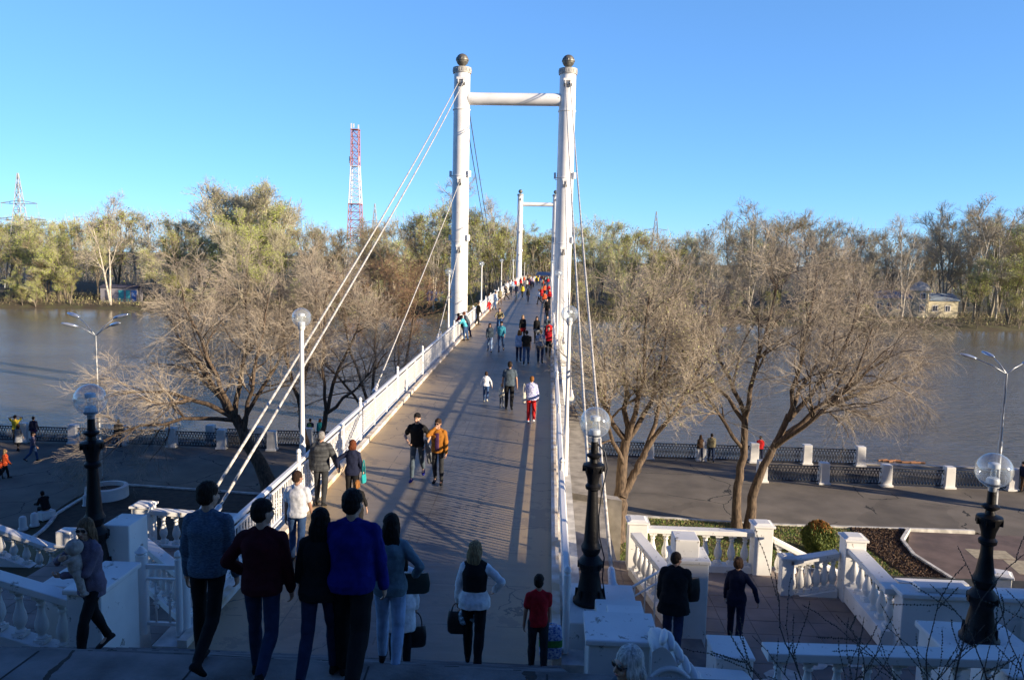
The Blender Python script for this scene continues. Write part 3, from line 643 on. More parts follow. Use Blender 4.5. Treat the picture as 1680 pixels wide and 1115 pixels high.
# ---------------------------------------------------------------- lamps
BULBW = mat("white_lamp_base", (0.72, 0.75, 0.78), 0.4, var=.1)
def globe_on(t, z, r, m_pole):
    q = MB(); q.ball((0, 0, z), r, 32, 20); g = q.build('globe', GLASS, t, smooth=True)
    q = MB(); q.lathe([(r*0.36, z-r*0.95), (r*0.36, z-r*0.55), (r*0.30, z-r*0.45)], n=16); q.build('bulb_holder', BULBW, g, smooth='auto')
    q = MB(); q.lathe([(r*0.16, z-r*0.5), (r*0.17, z-r*0.1), (r*0.12, z+0.05*r), (0.02, z+r*0.1)], n=10); q.build('bulb', GLASS, g, smooth=True)
    q = MB(); q.lathe([(r*0.10, z+r*0.1), (r*0.32, z+r*0.14), (r*0.32, z+r*0.38), (r*0.25, z+r*0.42)], n=16); q.build('reflector', BULBW, g, smooth='auto')
    return g
def white_lamp(H=4.35):
    t = thing("bridge_lamp", "", "lamp post")
    q = MB(); q.lathe([(0.075, -0.3), (0.075, 1.3), (0.06, 1.35), (0.052, 2.2), (0.05, H-0.3), (0.07, H-0.28), (0.09, H-0.2)], n=14); q.build('pole', WHITE, t, smooth='auto')
    globe_on(t, H, 0.225, WHITE); return t
wl = white_lamp()
lampsL = [18.0, 45.0, 67.0, 95.0, 126.0, 152, 184, 212]; lampsR = [20.5, 47.0, 69, 97, 128, 154, 186, 214]
first = True
for i, (side, arr) in enumerate((('left', lampsL), ('right', lampsR))):
    for j, y in enumerate(arr):
        o = wl if first else None
        if o is None:
            o = wl.copy(); COL.objects.link(o)
            for ch in list(wl_kids):
                c = ch.copy(); COL.objects.link(c); c.parent = o
                for g in wl_sub.get(ch.name, []): d = g.copy(); COL.objects.link(d); d.parent = c
        else:
            wl_kids = list(wl.children); wl_sub = {c.name: list(c.children) for c in wl_kids}; first = False
        o.location = (XL-0.27 if side == 'left' else XR+0.27, y, deckz(y))
        od = ['first', 'second', 'third', 'fourth', 'fifth', 'sixth', 'seventh', 'eighth'][j]
        tag(o, f"white globe lamp post on the {side} railing, {od} from the camera", "lamp post", "white globe lamps along the bridge")
def black_lamp(H, label, loc, cable_=False):
    t = thing("cast_iron_lamp", label, "lamp post", loc, group="black cast iron lamps with clear globes"); h = H-0.25
    prof = [(0.27, 0), (0.27, 0.05), (0.235, 0.09), (0.20, 0.2), (0.165, 0.42), (0.15, 0.5), (0.17, 0.56), (0.20, 0.62), (0.205, 0.68), (0.15, 0.76), (0.115, 0.8), (0.15, 0.86), (0.165, 0.93), (0.13, 1.0), (0.12, 1.05), (0.085, h-1.0), (0.08, h-0.86), (0.12, h-0.83), (0.125, h-0.78), (0.09, h-0.74), (0.10, h-0.66), (0.145, h-0.52), (0.175, h-0.46), (0.17, h-0.43), (0.07, h-0.40), (0.06, h-0.34), (0.115, h-0.30), (0.12, h-0.27), (0.06, h-0.24), (0.055, h-0.05)]
    q = MB(); q.lathe(prof, n=20)
    for k in range(8):
        a = k*math.tau/8; q.box((0.215*math.cos(a), 0.215*math.sin(a), 0.12), (0.06, 0.05, 0.22), rz=a, taper=.6); q.box((0.155*math.cos(a), 0.155*math.sin(a), h-0.50), (0.05, 0.03, 0.09), rz=a)
        q.box((0.17*math.cos(a), 0.17*math.sin(a), 0.64), (0.08, 0.06, 0.1), rz=a)
    q.build('pole', BLACK, t, smooth='auto')
    q = MB(); q.lathe([(0.055, h-0.06), (0.06, h), (0.10, h+0.03), (0.11, h+0.06)], n=16); q.build('neck', GALV, t, smooth='auto')
    globe_on(t, H, 0.25, BLACK)
    if cable_:
        q = MB(); q.tube([(0.06, 0, h-0.1), (0.17, 0, h-0.22), (0.22, 0.02, h-0.5), (0.14, 0.03, h-0.95), (0.11, 0.02, h-1.3), (0.13, 0.0, 1.1), (0.22, 0, 0.75), (0.2, 0, 0.4), (0.26, 0, 0.05)], 0.012, 6); q.build('wire', IRON, t, smooth=True)
    return t
black_lamp(2.98, "black cast iron lamp on the stepped white pedestal right of the bridge deck", (0.80, 12.3, 0.46), True)
black_lamp(2.55, "leaning black cast iron lamp at the right edge above the bare bushes", (6.45, 11.25, 0.60))
black_lamp(2.85, "black cast iron lamp behind the woman with the baby at the left", (-7.2, 11.85, 0.80))
def street_lamp(label, loc, H, arms):
    t = thing("street_lamp", label, "street lamp", loc, group="tall grey street lamps on the promenade")
    q = MB(); q.lathe([(0.13, 0), (0.11, H*0.5), (0.07, H*0.52), (0.055, H)], n=12); q.build('pole', GALV, t, smooth='auto')
    for (a, L, up) in arms:
        d = Vector((math.cos(a), math.sin(a), 0)); q = MB(); tip = Vector((0, 0, H+up))+d*L
        q.tube([(0, 0, H-0.05), Vector((0, 0, H+up*0.5))+d*L*0.45, tip], 0.028, 8)
        ar = q.build('arm', GALV, t, smooth=True)
        q = MB(); c = tip+d*0.28+Vector((0, 0, 0.06)); q.ball(c, (0.42, 0.15, 0.09), 14, 8, rot=Matrix.Rotation(a, 3, 'Z') @ Matrix.Rotation(-0.25, 3, 'Y'))
        q.build('lamp_head', LENS, ar, smooth=True)
    return t
street_lamp("grey street lamp with four heads on the left promenade", (-24.0, 40.2, PZ), 7.8, ((2.9, 1.15, 0.95), (3.6, 0.9, 0.5), (0.3, 1.0, 0.95), (-0.4, 1.25, 0.6)))
street_lamp("grey street lamp with three heads at the right edge of the promenade", (23.3, 40.3, PZ), 7.1, ((2.9, 1.5, 0.7), (1.9, 0.9, 0.75), (0.35, 1.1, 0.5)))

# ---------------------------------------------------------------- river fence
def pier(x, y, label):
    t = thing("fence_pier", label, "pier", (x, y, PZ), group="white piers of the river fence")
    q = MB(); q.box((0, 0, 0.62), (0.55, 0.5, 1.24), taper=0.93); q.build('shaft', PIERW, t, bevel=.03)
    q = MB(); q.box((0, 0, 0.06), (0.66, 0.62, 0.12)); q.build('base', PIERW, t, bevel=.02)
    return t
def panel_mb(L):
    q = MB(); H0 = 0.12; H1 = 1.0
    for z in (H0, H1): q.box((L/2, 0, z), (L, 0.06, 0.06))
    q.box((L/2, 0, 0.86), (L, 0.03, 0.02))
    n = int(L/0.175); s = L/n
    for i in range(n):
        c = (i+0.5)*s; q.tube([(c+s*0.86*math.cos(a), 0, 0.49+0.36*math.sin(a)) for a in np.linspace(0, math.tau, 15)][:-1]+[(c+s*0.86, 0, 0.49)], 0.024, 4, cap=False)
        q.ball((c, 0, 0.93), (0.05, 0.015, 0.05), 6, 4); q.ball((c+s/2, 0, 0.49), (0.02, 0.012, 0.10), 6, 4)
    return q
_pm = {}
def fence_row(x0, x1, y, sp, where, skip=()):
    n = int(round((x1-x0)/sp))
    for i in range(n+1):
        x = x0+sp*i; pier(x, y, f"white fence pier {where}")
        if i < n:
            L = round(sp-0.55, 2); t = thing("iron_fence", f"black iron river fence of ovals, {where}", "fence", (x+0.275, y, PZ), group="iron panels of the river fence")
            if L not in _pm: _pm[L] = panel_mb(L).build('grille', IRON, t).data
            else: o = bpy.data.objects.new('grille', _pm[L]); COL.objects.link(o); o.parent = t
fence_row(-61.9, -17.1, 47.3, 3.2, "along the left promenade")
fence_row(-21.5, -8.7, 48.4, 3.2, "just left of the bridge")
fence_row(3.3, 19.55, 48.3, 3.25, "behind the bare trees")
fence_row(12.4, 47, 44.0, 3.46, "in the right front row")
# ---------------------------------------------------------------- trees
def nrm(a): return a/np.maximum(np.linalg.norm(a, axis=-1, keepdims=True), 1e-9)
def tubes_np(P, Rd, n):
    N, K, _ = P.shape; T = np.empty_like(P); T[:, 1:-1] = P[:, 2:]-P[:, :-2]; T[:, 0] = P[:, 1]-P[:, 0]; T[:, -1] = P[:, -1]-P[:, -2]; T = nrm(T)
    a = np.tile(np.array([0.31, 0.12, 0.94]), (N, K, 1)); m = np.abs((T*a).sum(-1)) > 0.9; a[m] = np.array([0.9, 0.4, 0.1])
    u = nrm(np.cross(T, a)); w = np.cross(T, u); ang = np.arange(n)*2*np.pi/n
    V = P[:, :, None]+Rd[:, :, None, None]*(u[:, :, None]*np.cos(ang)[:, None]+w[:, :, None]*np.sin(ang)[:, None])
    idx = np.arange(N*K*n).reshape(N, K, n); j = np.roll(idx, -1, 2)
    Q = np.stack([idx[:, :-1], j[:, :-1], j[:, 1:], idx[:, 1:]], -1).reshape(-1, 4)
    return V.reshape(-1, 3), Q
def grow(P, Rd, n, tmin, ang, Lm, K, up, wig, rf=0.5, rmin=0.004, tmax=1.0, Lsd=0.3, taper_t=0.5, g=rng):
    """n children on every curve of P"""
    N, Kp, _ = P.shape; pi = np.repeat(np.arange(N), n); t = g.uniform(tmin, tmax, N*n)
    s = t*(Kp-1); i0 = np.minimum(s.astype(int), Kp-2); fr = (s-i0)[:, None]
    base = P[pi, i0]*(1-fr)+P[pi, i0+1]*fr; tan = nrm(P[pi, i0+1]-P[pi, i0])
    r0 = (Rd[pi, i0]*(1-fr[:, 0])+Rd[pi, i0+1]*fr[:, 0])*rf
    rv = g.normal(0, 1, base.shape); perp = nrm(rv-tan*(rv*tan).sum(-1, keepdims=True)); A = np.abs(g.normal(ang[0], ang[1], N*n))[:, None]
    d = tan*np.cos(A)+perp*np.sin(A); L = np.abs(g.normal(1, Lsd, N*n))*Lm*(1-taper_t*t)+0.02
    C = np.empty((N*n, K, 3)); C[:, 0] = base
    for k in range(1, K):
        d = nrm(d+g.normal(0, wig, d.shape)+np.array([0, 0, up]))
        C[:, k] = C[:, k-1]+d*(L/(K-1))[:, None]
    f = np.linspace(1, 0.35, K)[None]; R2 = np.maximum(r0[:, None]*f, rmin)
    return C, R2
class TreeMesh:
    def __init__(s): s.V = []; s.Q = []; s.M = []; s.n = 0
    def add(s, VQ, mi=0):
        V, Q = VQ; s.V.append(V); s.Q.append(Q+s.n); s.n += len(V); s.M.append(np.full(len(Q), mi)); return s
    def cards(s, c, size, mi, aspect=0.6, g=rng, updir=None):
        n = len(c); a = nrm(g.normal(0, 1, (n, 3))); 
        if updir is not None: a = nrm(a*0.5+updir)
        b = g.normal(0, 1, (n, 3)); b = nrm(b-a*(a*b).sum(1)[:, None]); sz = size*g.uniform(0.5, 1.4, (n, 1)); a = a*sz; b = b*sz*aspect
        V = np.stack([c-a-b*0.6, c+a*0.2-b, c+a+b*0.2, c-a*0.3+b], 1).reshape(-1, 3); s.add((V, np.arange(4*n).reshape(-1, 4)), mi)
    def build(s, name, mats, parent=None, smooth=False):
        return npmesh(name, np.concatenate(s.V), np.concatenate(s.Q), mats, np.concatenate(s.M), parent, smooth)
def bare_tree(name, label, base, trunks, limbs, seed, density=1.0, droop=-0.03, twig=TWIG, group=None, Ls=(3.4, 1.9, 1.05, 0.6), leaf=None, mid=BARK):
    g = np.random.default_rng(seed); t = thing(name, label, 'tree', base, 0, group)
    tr = TreeMesh(); TP = []; 
    for pts, r0, r1 in trunks:
        pts = np.array(pts, float); K = 12; s = np.linspace(0, len(pts)-1, K); i = np.minimum(s.astype(int), len(pts)-2); f = (s-i)[:, None]
        # smooth interpolation
        C = pts[i]*(1-f)+pts[i+1]*f; C[1:-1] = (C[:-2]+2*C[1:-1]+C[2:])/4; C[2:] += g.normal(0, .03, C[2:].shape)
        Rr = np.linspace(r0, r1, K); Rr[0] *= 1.35; Rr[1] *= 1.08
        tr.add(tubes_np(C[None], Rr[None], 10)); TP.append((C, Rr))
    LP = []; LR = []
    for pts, r0, r1 in limbs:
        pts = np.array(pts, float); K = 9; s = np.linspace(0, len(pts)-1, K); i = np.minimum(s.astype(int), len(pts)-2); f = (s-i)[:, None]
        C = pts[i]*(1-f)+pts[i+1]*f; C[1:-1] = (C[:-2]+2*C[1:-1]+C[2:])/4; C[1:] += g.normal(0, .06, C[1:].shape)
        LP.append(C); LR.append(np.linspace(r0, r1, K))
    P1 = np.array(LP); R1 = np.array(LR); tr.add(tubes_np(P1, R1, 8))
    tr.build('trunk', mid, t, smooth=True)
    cr = TreeMesh()
    P2, R2 = grow(P1, R1, int(10*density), 0.25, (0.65, 0.25), Ls[0], 7, 0.02, 0.16, 0.55, 0.012, g=g)
    P3, R3 = grow(P2, R2, 9, 0.2, (0.7, 0.3), Ls[1], 6, droop, 0.18, 0.5, 0.007, g=g)
    P3b, R3b = grow(P1, R1, 8, 0.3, (0.9, 0.3), Ls[1], 6, 0, 0.18, 0.25, 0.007, g=g)
    P3 = np.concatenate([P3, P3b]); R3 = np.concatenate([R3, R3b])
    P4, R4 = grow(P3, R3, 7, 0.15, (0.65, 0.3), Ls[2], 5, droop*1.5, 0.2, 0.5, 0.0045, g=g)
    P5, R5 = grow(P4, R4, 2, 0.2, (0.6, 0.3), Ls[3], 4, droop*2, 0.2, 0.6, 0.0032, g=g)
    cr.add(tubes_np(P2, R2, 5), 1); cr.add(tubes_np(P3, R3, 4), 0); cr.add(tubes_np(P4, R4, 3), 0); cr.add(tubes_np(P5, R5, 3), 0)
    if leaf is not None:
        c = P5[:, 2][g.random(len(P5)) < 0.6]; cr.cards(c+g.normal(0, .05, c.shape), 0.03, 2, g=g)
    cr.build('crown', [twig, mid] + ([leaf] if leaf else []), t)
    return t
NT = "bare spring trees along the promenade"
YG = mat("fresh_yellow_green_leaf", (0.40, 0.47, 0.08), 0.7, var=.3, scale=.3); YG2 = mat("olive_bud_leaf", (0.34, 0.34, 0.13), 0.7, var=.3, scale=.3)
# right of the bridge
bare_tree("bare_tree", "bare tree with one thick forked trunk standing just right of the middle black lamp", (3.3, 33.6, PZ),
    [([(0, 0, 0), (0.15, 0, 1.5), (0.1, 0.1, 3.0), (0.3, 0.1, 4.6)], 0.34, 0.2), ([(0.18, 0, 2.1), (0.75, 0.1, 3.2), (1.1, 0.2, 4.0)], 0.2, 0.15)],
    [([(0.3, 0.1, 4.5), (-0.6, 0, 5.6), (-1.2, 0.2, 7.2), (-1.3, 0.2, 9.0)], 0.14, 0.03), ([(0.3, 0.1, 4.5), (0.2, 0.5, 6.2), (0.0, 0.8, 8.4), (0.3, 0.8, 10.5)], 0.15, 0.03),
     ([(0.3, 0.1, 4.5), (0.7, -.2, 6.2), (0.8, -.6, 8.6), (0.9, -.5, 11)], 0.14, 0.03), ([(0.3, 0.1, 4.5), (1.2, 0.2, 6), (1.9, 0.9, 8.2), (2.0, 1, 10.6)], 0.13, 0.03),
     ([(1.1, 0.2, 4.0), (1.9, 0.0, 5.3), (2.8, -.5, 7), (3.3, -.6, 8.6)], 0.13, 0.03), ([(1.1, 0.2, 4.0), (1.7, 1.0, 5.6), (2.2, 1.7, 7.5), (2.6, 2.0, 9.8)], 0.12, 0.03), ([(0.2, 0, 3.5), (-.6, -.8, 5), (-1.0, -1.6, 6.8), (-0.9, -2.0, 8.8)], .1, .03)],
    11, 1.0, 0.03, group=NT, Ls=(2.6, 1.5, .9, .5), leaf=YG2)
bare_tree("bare_tree", "wide bare tree with twin trunks and drooping pale twigs on the right lawn", (9.1, 35.9, PZ),
    [([(0, 0, 0), (-0.1, 0, 1.8), (0.15, 0, 3.6), (0.15, 0.1, 5.4)], 0.23, 0.15), ([(0.62, 0.05, 0), (0.62, 0, 1.4), (0.9, 0, 2.8), (1.6, 0, 4.1), (2.1, 0.1, 5.4)], 0.25, 0.13)],
    [([(0.15, 0.1, 5.3), (-0.6, 0, 7.0), (-1.5, 0.3, 8.8), (-1.8, .4, 10.6)], .12, .03), ([(0.15, 0.1, 5.3), (0.2, -.3, 7.2), (0.6, -.8, 9.4), (1.0, -1, 11.8)], .13, .03), ([(0.15, 0.1, 5.0), (-.9, 1, 6.4), (-2.2, 1.6, 7.4), (-3.0, 2.0, 8.6)], .11, .03),
     ([(2.1, .1, 5.2), (2.3, 0, 7), (2.6, -.4, 9.4), (2.8, -.3, 12.2)], .13, .03), ([(2.1, .1, 5.2), (3.4, .2, 6.8), (4.8, .6, 8.8), (5.3, .8, 11)], .13, .03), ([(1.5, 0, 3.95), (2.9, -.4, 5.6), (4.8, -.9, 7.4), (6.2, -1.2, 8.8)], .14, .03),
     ([(1.7, 0, 4.3), (3.6, .6, 5.6), (6.0, .9, 6.6), (7.6, .8, 7.4)], .13, .03), ([(2.1, .1, 5.2), (3.1, 1.2, 6.8), (4.4, 2.2, 8.6), (5, 2.8, 10.5)], .12, .03), ([(1.5, 0, 3.9), (2.7, -1.2, 5.4), (4.0, -2.2, 7.4), (4.6, -2.5, 9.6)], .12, .03), ([(-.0, 0, 3.9), (-1.2, -.8, 5.4), (-2.4, -1.2, 7.0), (-2.7, -1.4, 8.6)], .1, .03)],
    12, 1.05, -0.035, group=NT, Ls=(3.3, 2.0, 1.15, .7))
# left of the bridge
bare_tree("bare_tree", "large bare tree left of the bridge with a dark leaning trunk and drooping outer twigs", (-14.3, 39.3, PZ),
    [([(0, 0, 0), (-0.55, 0, 1.3), (-1.3, 0, 2.6), (-1.9, 0.1, 3.8)], 0.42, 0.24)],
    [([(-1.9, .1, 3.7), (-3.6, 0, 4.6), (-5.6, -.4, 5.2), (-7.4, -.8, 5.0)], .15, .03), ([(-1.9, .1, 3.7), (-3.4, .5, 5.6), (-5.0, .9, 7.6), (-6.0, 1.2, 9.0)], .15, .03), ([(-1.9, .1, 3.7), (-2.4, -.5, 5.8), (-3.4, -1, 8.2), (-4.0, -1.2, 10.4)], .15, .03),
     ([(-1.9, .1, 3.7), (-1.7, .6, 6.0), (-1.5, 1.0, 8.4), (-1.6, 1.1, 11.2)], .15, .03), ([(-1.4, 0, 2.9), (-.9, -.3, 5.0), (-.3, -.7, 7.6), (0.3, -.8, 10.2)], .13, .03), ([(-1.9, .1, 3.6), (-4.0, -1.2, 4.0), (-6.0, -1.9, 3.6), (-7.6, -2.3, 2.9)], .12, .03), ([(-1.9, 0, 3.6), (-3.6, 1.6, 4.6), (-5.4, 2.8, 6.0), (-6.4, 3.4, 7.2)], .12, .03), ([(-1.6, 0, 3.2), (-.6, 1, 5.4), (.4, 1.8, 7.6), (1.0, 2.2, 9.8)], .12, .03)],
    13, 1.05, -0.04, group=NT, Ls=(3.3, 2.0, 1.15, .7))
bare_tree("bare_tree", "bare forked tree with dark upright trunks between the two long left cables", (-12.6, 40.5, PZ),
    [([(0, 0, 0), (0, 0, 1.4), (-.35, 0, 2.8), (-.5, 0, 4.6)], .24, .14), ([(0.05, 0, 1.2), (.6, 0, 2.4), (.95, 0, 4.0)], .19, .12)],
    [([(-.5, 0, 4.5), (-1.2, 0, 6.5), (-1.6, .2, 9), (-1.7, 0, 11.2)], .11, .03), ([(-.5, 0, 4.5), (-.2, .5, 6.6), (0.1, .7, 9), (0.2, .7, 11)], .11, .03), ([(.95, 0, 3.9), (1.5, 0, 6), (2.3, .3, 8), (2.8, .4, 9.6)], .11, .03), ([(.95, 0, 3.9), (.9, -.5, 6.2), (1.1, -.9, 8.6), (1.3, -1, 10.4)], .1, .03), ([(.95, 0, 3.9), (2.2, -.2, 5), (3.4, -.2, 6.2), (4.2, 0, 7.4)], .1, .03)],
    14, 0.9, -0.02, group=NT, Ls=(2.6, 1.6, 1.0, .6), twig=TWIG)
bare_tree("bare_tree", "slim brownish bare tree beside the left railing, nearest the tower", (-9.6, 44.0, PZ),
    [([(0, 0, 0), (-.2, 0, 1.5), (-.5, 0, 3.5)], .2, .12), ([(.2, 0, 0), (.5, 0, 2), (.9, 0, 4)], .17, .1)],
    [([(-.5, 0, 3.4), (-1.3, 0, 5.6), (-2.0, .2, 8), (-2.3, .2, 10.4)], .1, .03), ([(-.5, 0, 3.4), (-.5, .5, 6), (-.3, .7, 8.6), (-.3, .7, 11.2)], .1, .03), ([(.9, 0, 3.9), (1.4, 0, 6), (2.0, .2, 8.6), (2.2, .3, 10.8)], .1, .03), ([(.9, 0, 3.9), (.9, .8, 6), (1, 1.2, 8), (1.1, 1.3, 10)], .09, .03), ([(-.4, 0, 3.0), (-1.8, 0, 4.6), (-3.2, .2, 6.0), (-4, .2, 7.4)], .09, .03)],
    15, 0.9, 0.02, group=NT, Ls=(2.4, 1.5, .95, .55), twig=mat("reddish_twig_bark", (0.24, 0.15, 0.09), .8, var=.4, scale=.8), leaf=YG2)
# trees standing farther along the right promenade, out of frame, that throw the streaked shade
for i, (x, y, s) in enumerate(((38, 34, 3), (50, 36.0, 4), (62, 31, 5))):
    o = bare_tree("bare_tree", f"bare promenade tree farther right beyond the picture edge, {['first','second','third','fourth'][i]} from the tiled pad", (x, y, PZ),
        [([(0, 0, 0), (.2, 0, 2), (0, .2, 4)], .36, .25)], [([(0, .2, 3.9), (a*1.2, b, 6), (a*2.2, b*2, 8.5), (a*2.6, b*2.4, 11)], .2, .05) for a, b in ((1, 0), (-1, .2), (.2, 1), (-.2, -1))], 20+i, .4, 0, group=NT)

# ---- far bank woodland
def W(x): return (x, )
def pj(p):
    v = Vector(p)-CAMP; z = v.dot(_f); return 840+FPX*v.dot(_r)/z, 557.5-FPX*v.dot(_u)/z
LT = mat("far_pale_twig", (0.42, 0.38, 0.28), .85, var=.3, scale=.15); LB = mat("far_brown_twig", (0.27, 0.215, 0.135), .85, var=.3, scale=.15)
LG = mat("far_grey_twig", (0.33, 0.29, 0.22), .85, var=.3, scale=.15); BW = mat("pale_trunk_bark", (0.55, 0.50, 0.40), .8, scale=2, var2=(0.28, .25, .2)); BD = mat("dark_trunk_bark", (0.19, 0.16, 0.12), .9, var=.4)
KI = {}
def far_kind(key, seed, trunkm, twigm, leafm, leafn, spread, ntr, up, H=20.0, lw=.16, low=.3, dens=1.0):
    g = np.random.default_rng(seed); tr = TreeMesh(); P = []; Rr = []
    for k in range(ntr):
        a = g.uniform(0, 6.28); lean = g.uniform(.05, .22) if ntr > 1 else .04; s = np.linspace(0, 1, 9)
        C = np.stack([np.cos(a)*lean*H*s**1.2, np.sin(a)*lean*H*s**1.2, H*0.92*s], 1); C[1:] += g.normal(0, .12, C[1:].shape).cumsum(0)*.6; P.append(C); Rr.append(np.linspace(.24 if ntr < 3 else .17, .05, 9))
    P = np.array(P); Rr = np.array(Rr)
    P1, R1 = grow(P, Rr, int(13*2/(1+ntr)) , low, (.55, .2), H*spread, 7, up, .12, .6, .05, tmax=.97, taper_t=.55, g=g)
    tr.add(tubes_np(P, Rr, 6)); tr.add(tubes_np(P1, R1, 4))
    cr = TreeMesh()
    P2, R2 = grow(P1, R1, int(8*dens), .15, (.6, .25), H*.13, 5, up, .15, .6, .026, g=g); P3, R3 = grow(P2, R2, int(8*dens), .1, (.6, .3), H*.075, 4, up, .15, .6, .016, g=g)
    P4, R4 = grow(P3, R3, 3, .1, (.5, .3), H*.045, 3, up, .15, .7, .011, g=g)
    cr.add(tubes_np(P2, R2, 3)); cr.add(tubes_np(P3, R3, 3)); cr.add(tubes_np(P4, R4, 3))
    if leafn:
        i = g.integers(0, len(P4), leafn); c = P4[i, 1]+g.normal(0, .25, (leafn, 3)); cr.cards(c, lw, 1, g=g)
    KI[key] = (tr, cr, trunkm, twigm, leafm, H)
far_kind('birch', 1, BW, LT, YG2, 500, .36, 3, .05, dens=.8)
far_kind('birch2', 2, BW, LG, YG2, 0, .40, 2, .04, dens=.9)
far_kind('willow', 3, BD, LT, YG, 9500, .30, 3, -.01, lw=.10, low=.12)
far_kind('willow2', 4, BD, LB, YG, 7000, .33, 4, .03, lw=.09, low=.15)
far_kind('brown', 5, BD, LB, YG2, 2600, .30, 4, .06, lw=.08, low=.15)
far_kind('grey', 6, LG, LG, YG2, 1500, .36, 2, .05, lw=.08, low=.2)
far_kind('poplar', 7, LT, LT, YG2, 2600, .26, 4, .12, lw=.09, low=.25)
far_kind('olive', 8, BD, LT, YG, 5000, .34, 3, .04, lw=.09, low=.15)
FT = {}
NAMES = {'birch': ('birch_tree', 'pale many stemmed birch', 'birches on the far bank'), 'birch2': ('birch_tree', 'tall white barked tree', 'white barked bare trees on the far bank'),
 'willow': ('willow_tree', 'bright yellow green willow', 'yellow green willows on the far bank'), 'willow2': ('willow_tree', 'green tinged willow', 'green tinged willows on the far bank'),
 'brown': ('bare_tree', 'brown twiggy bare tree', 'brown bare trees on the far bank'), 'grey': ('bare_tree', 'grey rounded bare tree', 'grey rounded trees on the far bank'),
 'poplar': ('poplar_tree', 'upright pale poplar', 'poplars on the far bank'), 'olive': ('budding_tree', 'olive green budding tree', 'olive budding trees on the far bank')}
NFT = 0
def far_tree(key, x, y, h, rz, w=1.0, where=None):
    global NFT
    nm, lab, grp = NAMES[key]; H = KI[key][5]; z = ground_z(x, y)-.2; px, py = pj((x, y, z+h*.6))
    if where is None:
        where = "at far left" if px < 150 else "left of big near tree" if px < 330 else "in left half" if px < 560 else "near lattice mast" if px < 690 else "left of near tower" if px < 745 else "between the towers" if px < 915 else "right of towers" if px < 1150 else "behind wide right tree" if px < 1420 else "around cream house" if px < 1580 else "at far right"
        where += ", at water's edge" if y < bankfar(x)+9 else ", middle rows" if y < bankfar(x)+32 else ", back rows"
    t = thing(nm, f"{lab}, {where}", 'tree', (x, y, z), rz, f"{grp}, {where}"[:90]); t.scale = (h/H*w, h/H*w, h/H)
    if key not in FT:
        tr, cr, a, b, c, _ = KI[key]; FT[key] = (tr.build('trunk', a, t, True).data, cr.build('crown', [b, c], t).data)
    else:
        for n2, d in zip(('trunk', 'crown'), FT[key]): o = bpy.data.objects.new(n2, d); COL.objects.link(o); o.parent = t
    NFT += 1; return t
TL = [(-200, 345), (0, 348), (100, 348), (150, 345), (210, 330), (280, 345), (320, 350), (345, 318), (400, 300), (450, 308), (475, 350), (560, 372), (640, 350), (680, 345), (720, 322), (760, 318), (800, 350), (850, 352), (870, 385), (905, 392), (940, 352), (1000, 358), (1060, 372), (1110, 380), (1160, 372), (1200, 352), (1260, 356), (1330, 350), (1400, 368), (1440, 378), (1475, 372), (1510, 388), (1550, 358), (1620, 345), (1680, 350), (1900, 350)]
def topline(px): return 11+float(np.interp(px, [a for a, _ in TL], [b for _, b in TL]))
def hfor(x, y, f=1.0):
    px, py = pj((x, y, 0)); yt = topline(px); p = AY(px, yt, y); g = ground_z(x, y); return max(5, (p.z-g)*f)
gr = random.Random(5)
def pickk(px, row):
    if px < 130: w = {'willow': 4, 'olive': 3, 'brown': 2, 'birch': 2, 'willow2': 3}
    elif px < 330: w = {'birch': 4, 'olive': 3, 'willow2': 3, 'poplar': 3, 'brown': 2}
    elif px < 480: w = {'willow': 4, 'poplar': 4, 'olive': 3, 'brown': 2}
    elif px < 700: w = {'brown': 6, 'birch': 2, 'olive': 1, 'grey': 2}
    elif px < 920: w = {'birch2': 3, 'olive': 4, 'willow2': 4, 'birch': 2}
    elif px < 1160: w = {'olive': 4, 'willow2': 3, 'brown': 3, 'grey': 2}
    elif px < 1450: w = {'grey': 5, 'birch2': 2, 'olive': 2, 'brown': 3}
    else: w = {'grey': 4, 'willow2': 3, 'birch2': 3, 'olive': 3, 'brown': 1}
    ks = list(w); return gr.choices(ks, [w[k] for k in ks])[0]
x = -130.0
while x < 122:
    xx = x+gr.uniform(-2, 2); x += gr.uniform(3.5, 9)
    if not (-9.5 < xx < 4.5): px = pj((xx, bankfar(xx), 0))[0]; (None if 1440 < px < 1560 or 165 < px < 225 else far_tree(gr.choice(('willow', 'willow2', 'olive', 'brown')), xx, bankfar(xx)+gr.uniform(.2, 2.5), gr.uniform(3.5, 8.5), gr.uniform(0, 6), 1.3))
for row, (dy, sp, f0, f1) in enumerate(((4, 6.4, .45, .78), (15, 6.2, .75, .97), (33, 7.0, .90, 1.02), (58, 8.5, .93, 1.02))):
    x = -132-dy*.7
    while x < 124+dy*.7:
        xx = x+gr.uniform(-2, 2); y = bankfar(xx)+dy+gr.uniform(-3, 4); px, _ = pj((xx, y, 0)); x += sp
        if -9.5 < xx < 4.5 and y < 262: continue
        if row == 0 and (1435 < px < 1570 or 160 < px < 235 or gr.random() < .12): continue
        if row == 1 and (1440 < px < 1565 or 165 < px < 228): continue
        far_tree(pickk(px, row), xx, y, hfor(xx, y, gr.uniform(f0, f1)), gr.uniform(0, 6.28), gr.uniform(.85, 1.2) if row else gr.uniform(1.0, 1.4))
def ft_at(key, px, y, f, w=1.0, where=None, rz=0.0, top=None):
    p = AY(px, 450, y); h = hfor(p.x, y, f)
    if top: h = AY(px, top, y).z-ground_z(p.x, y)
    return far_tree(key, p.x, y, h, rz, w, where)
ft_at('birch2', 180, 173, 1, 1.0, "towering over the blue kiosk on the left", 0.4, top=338); ft_at('birch2', 1483, 181, 1, .9, "standing in front of the cream house", 1.9, top=375)
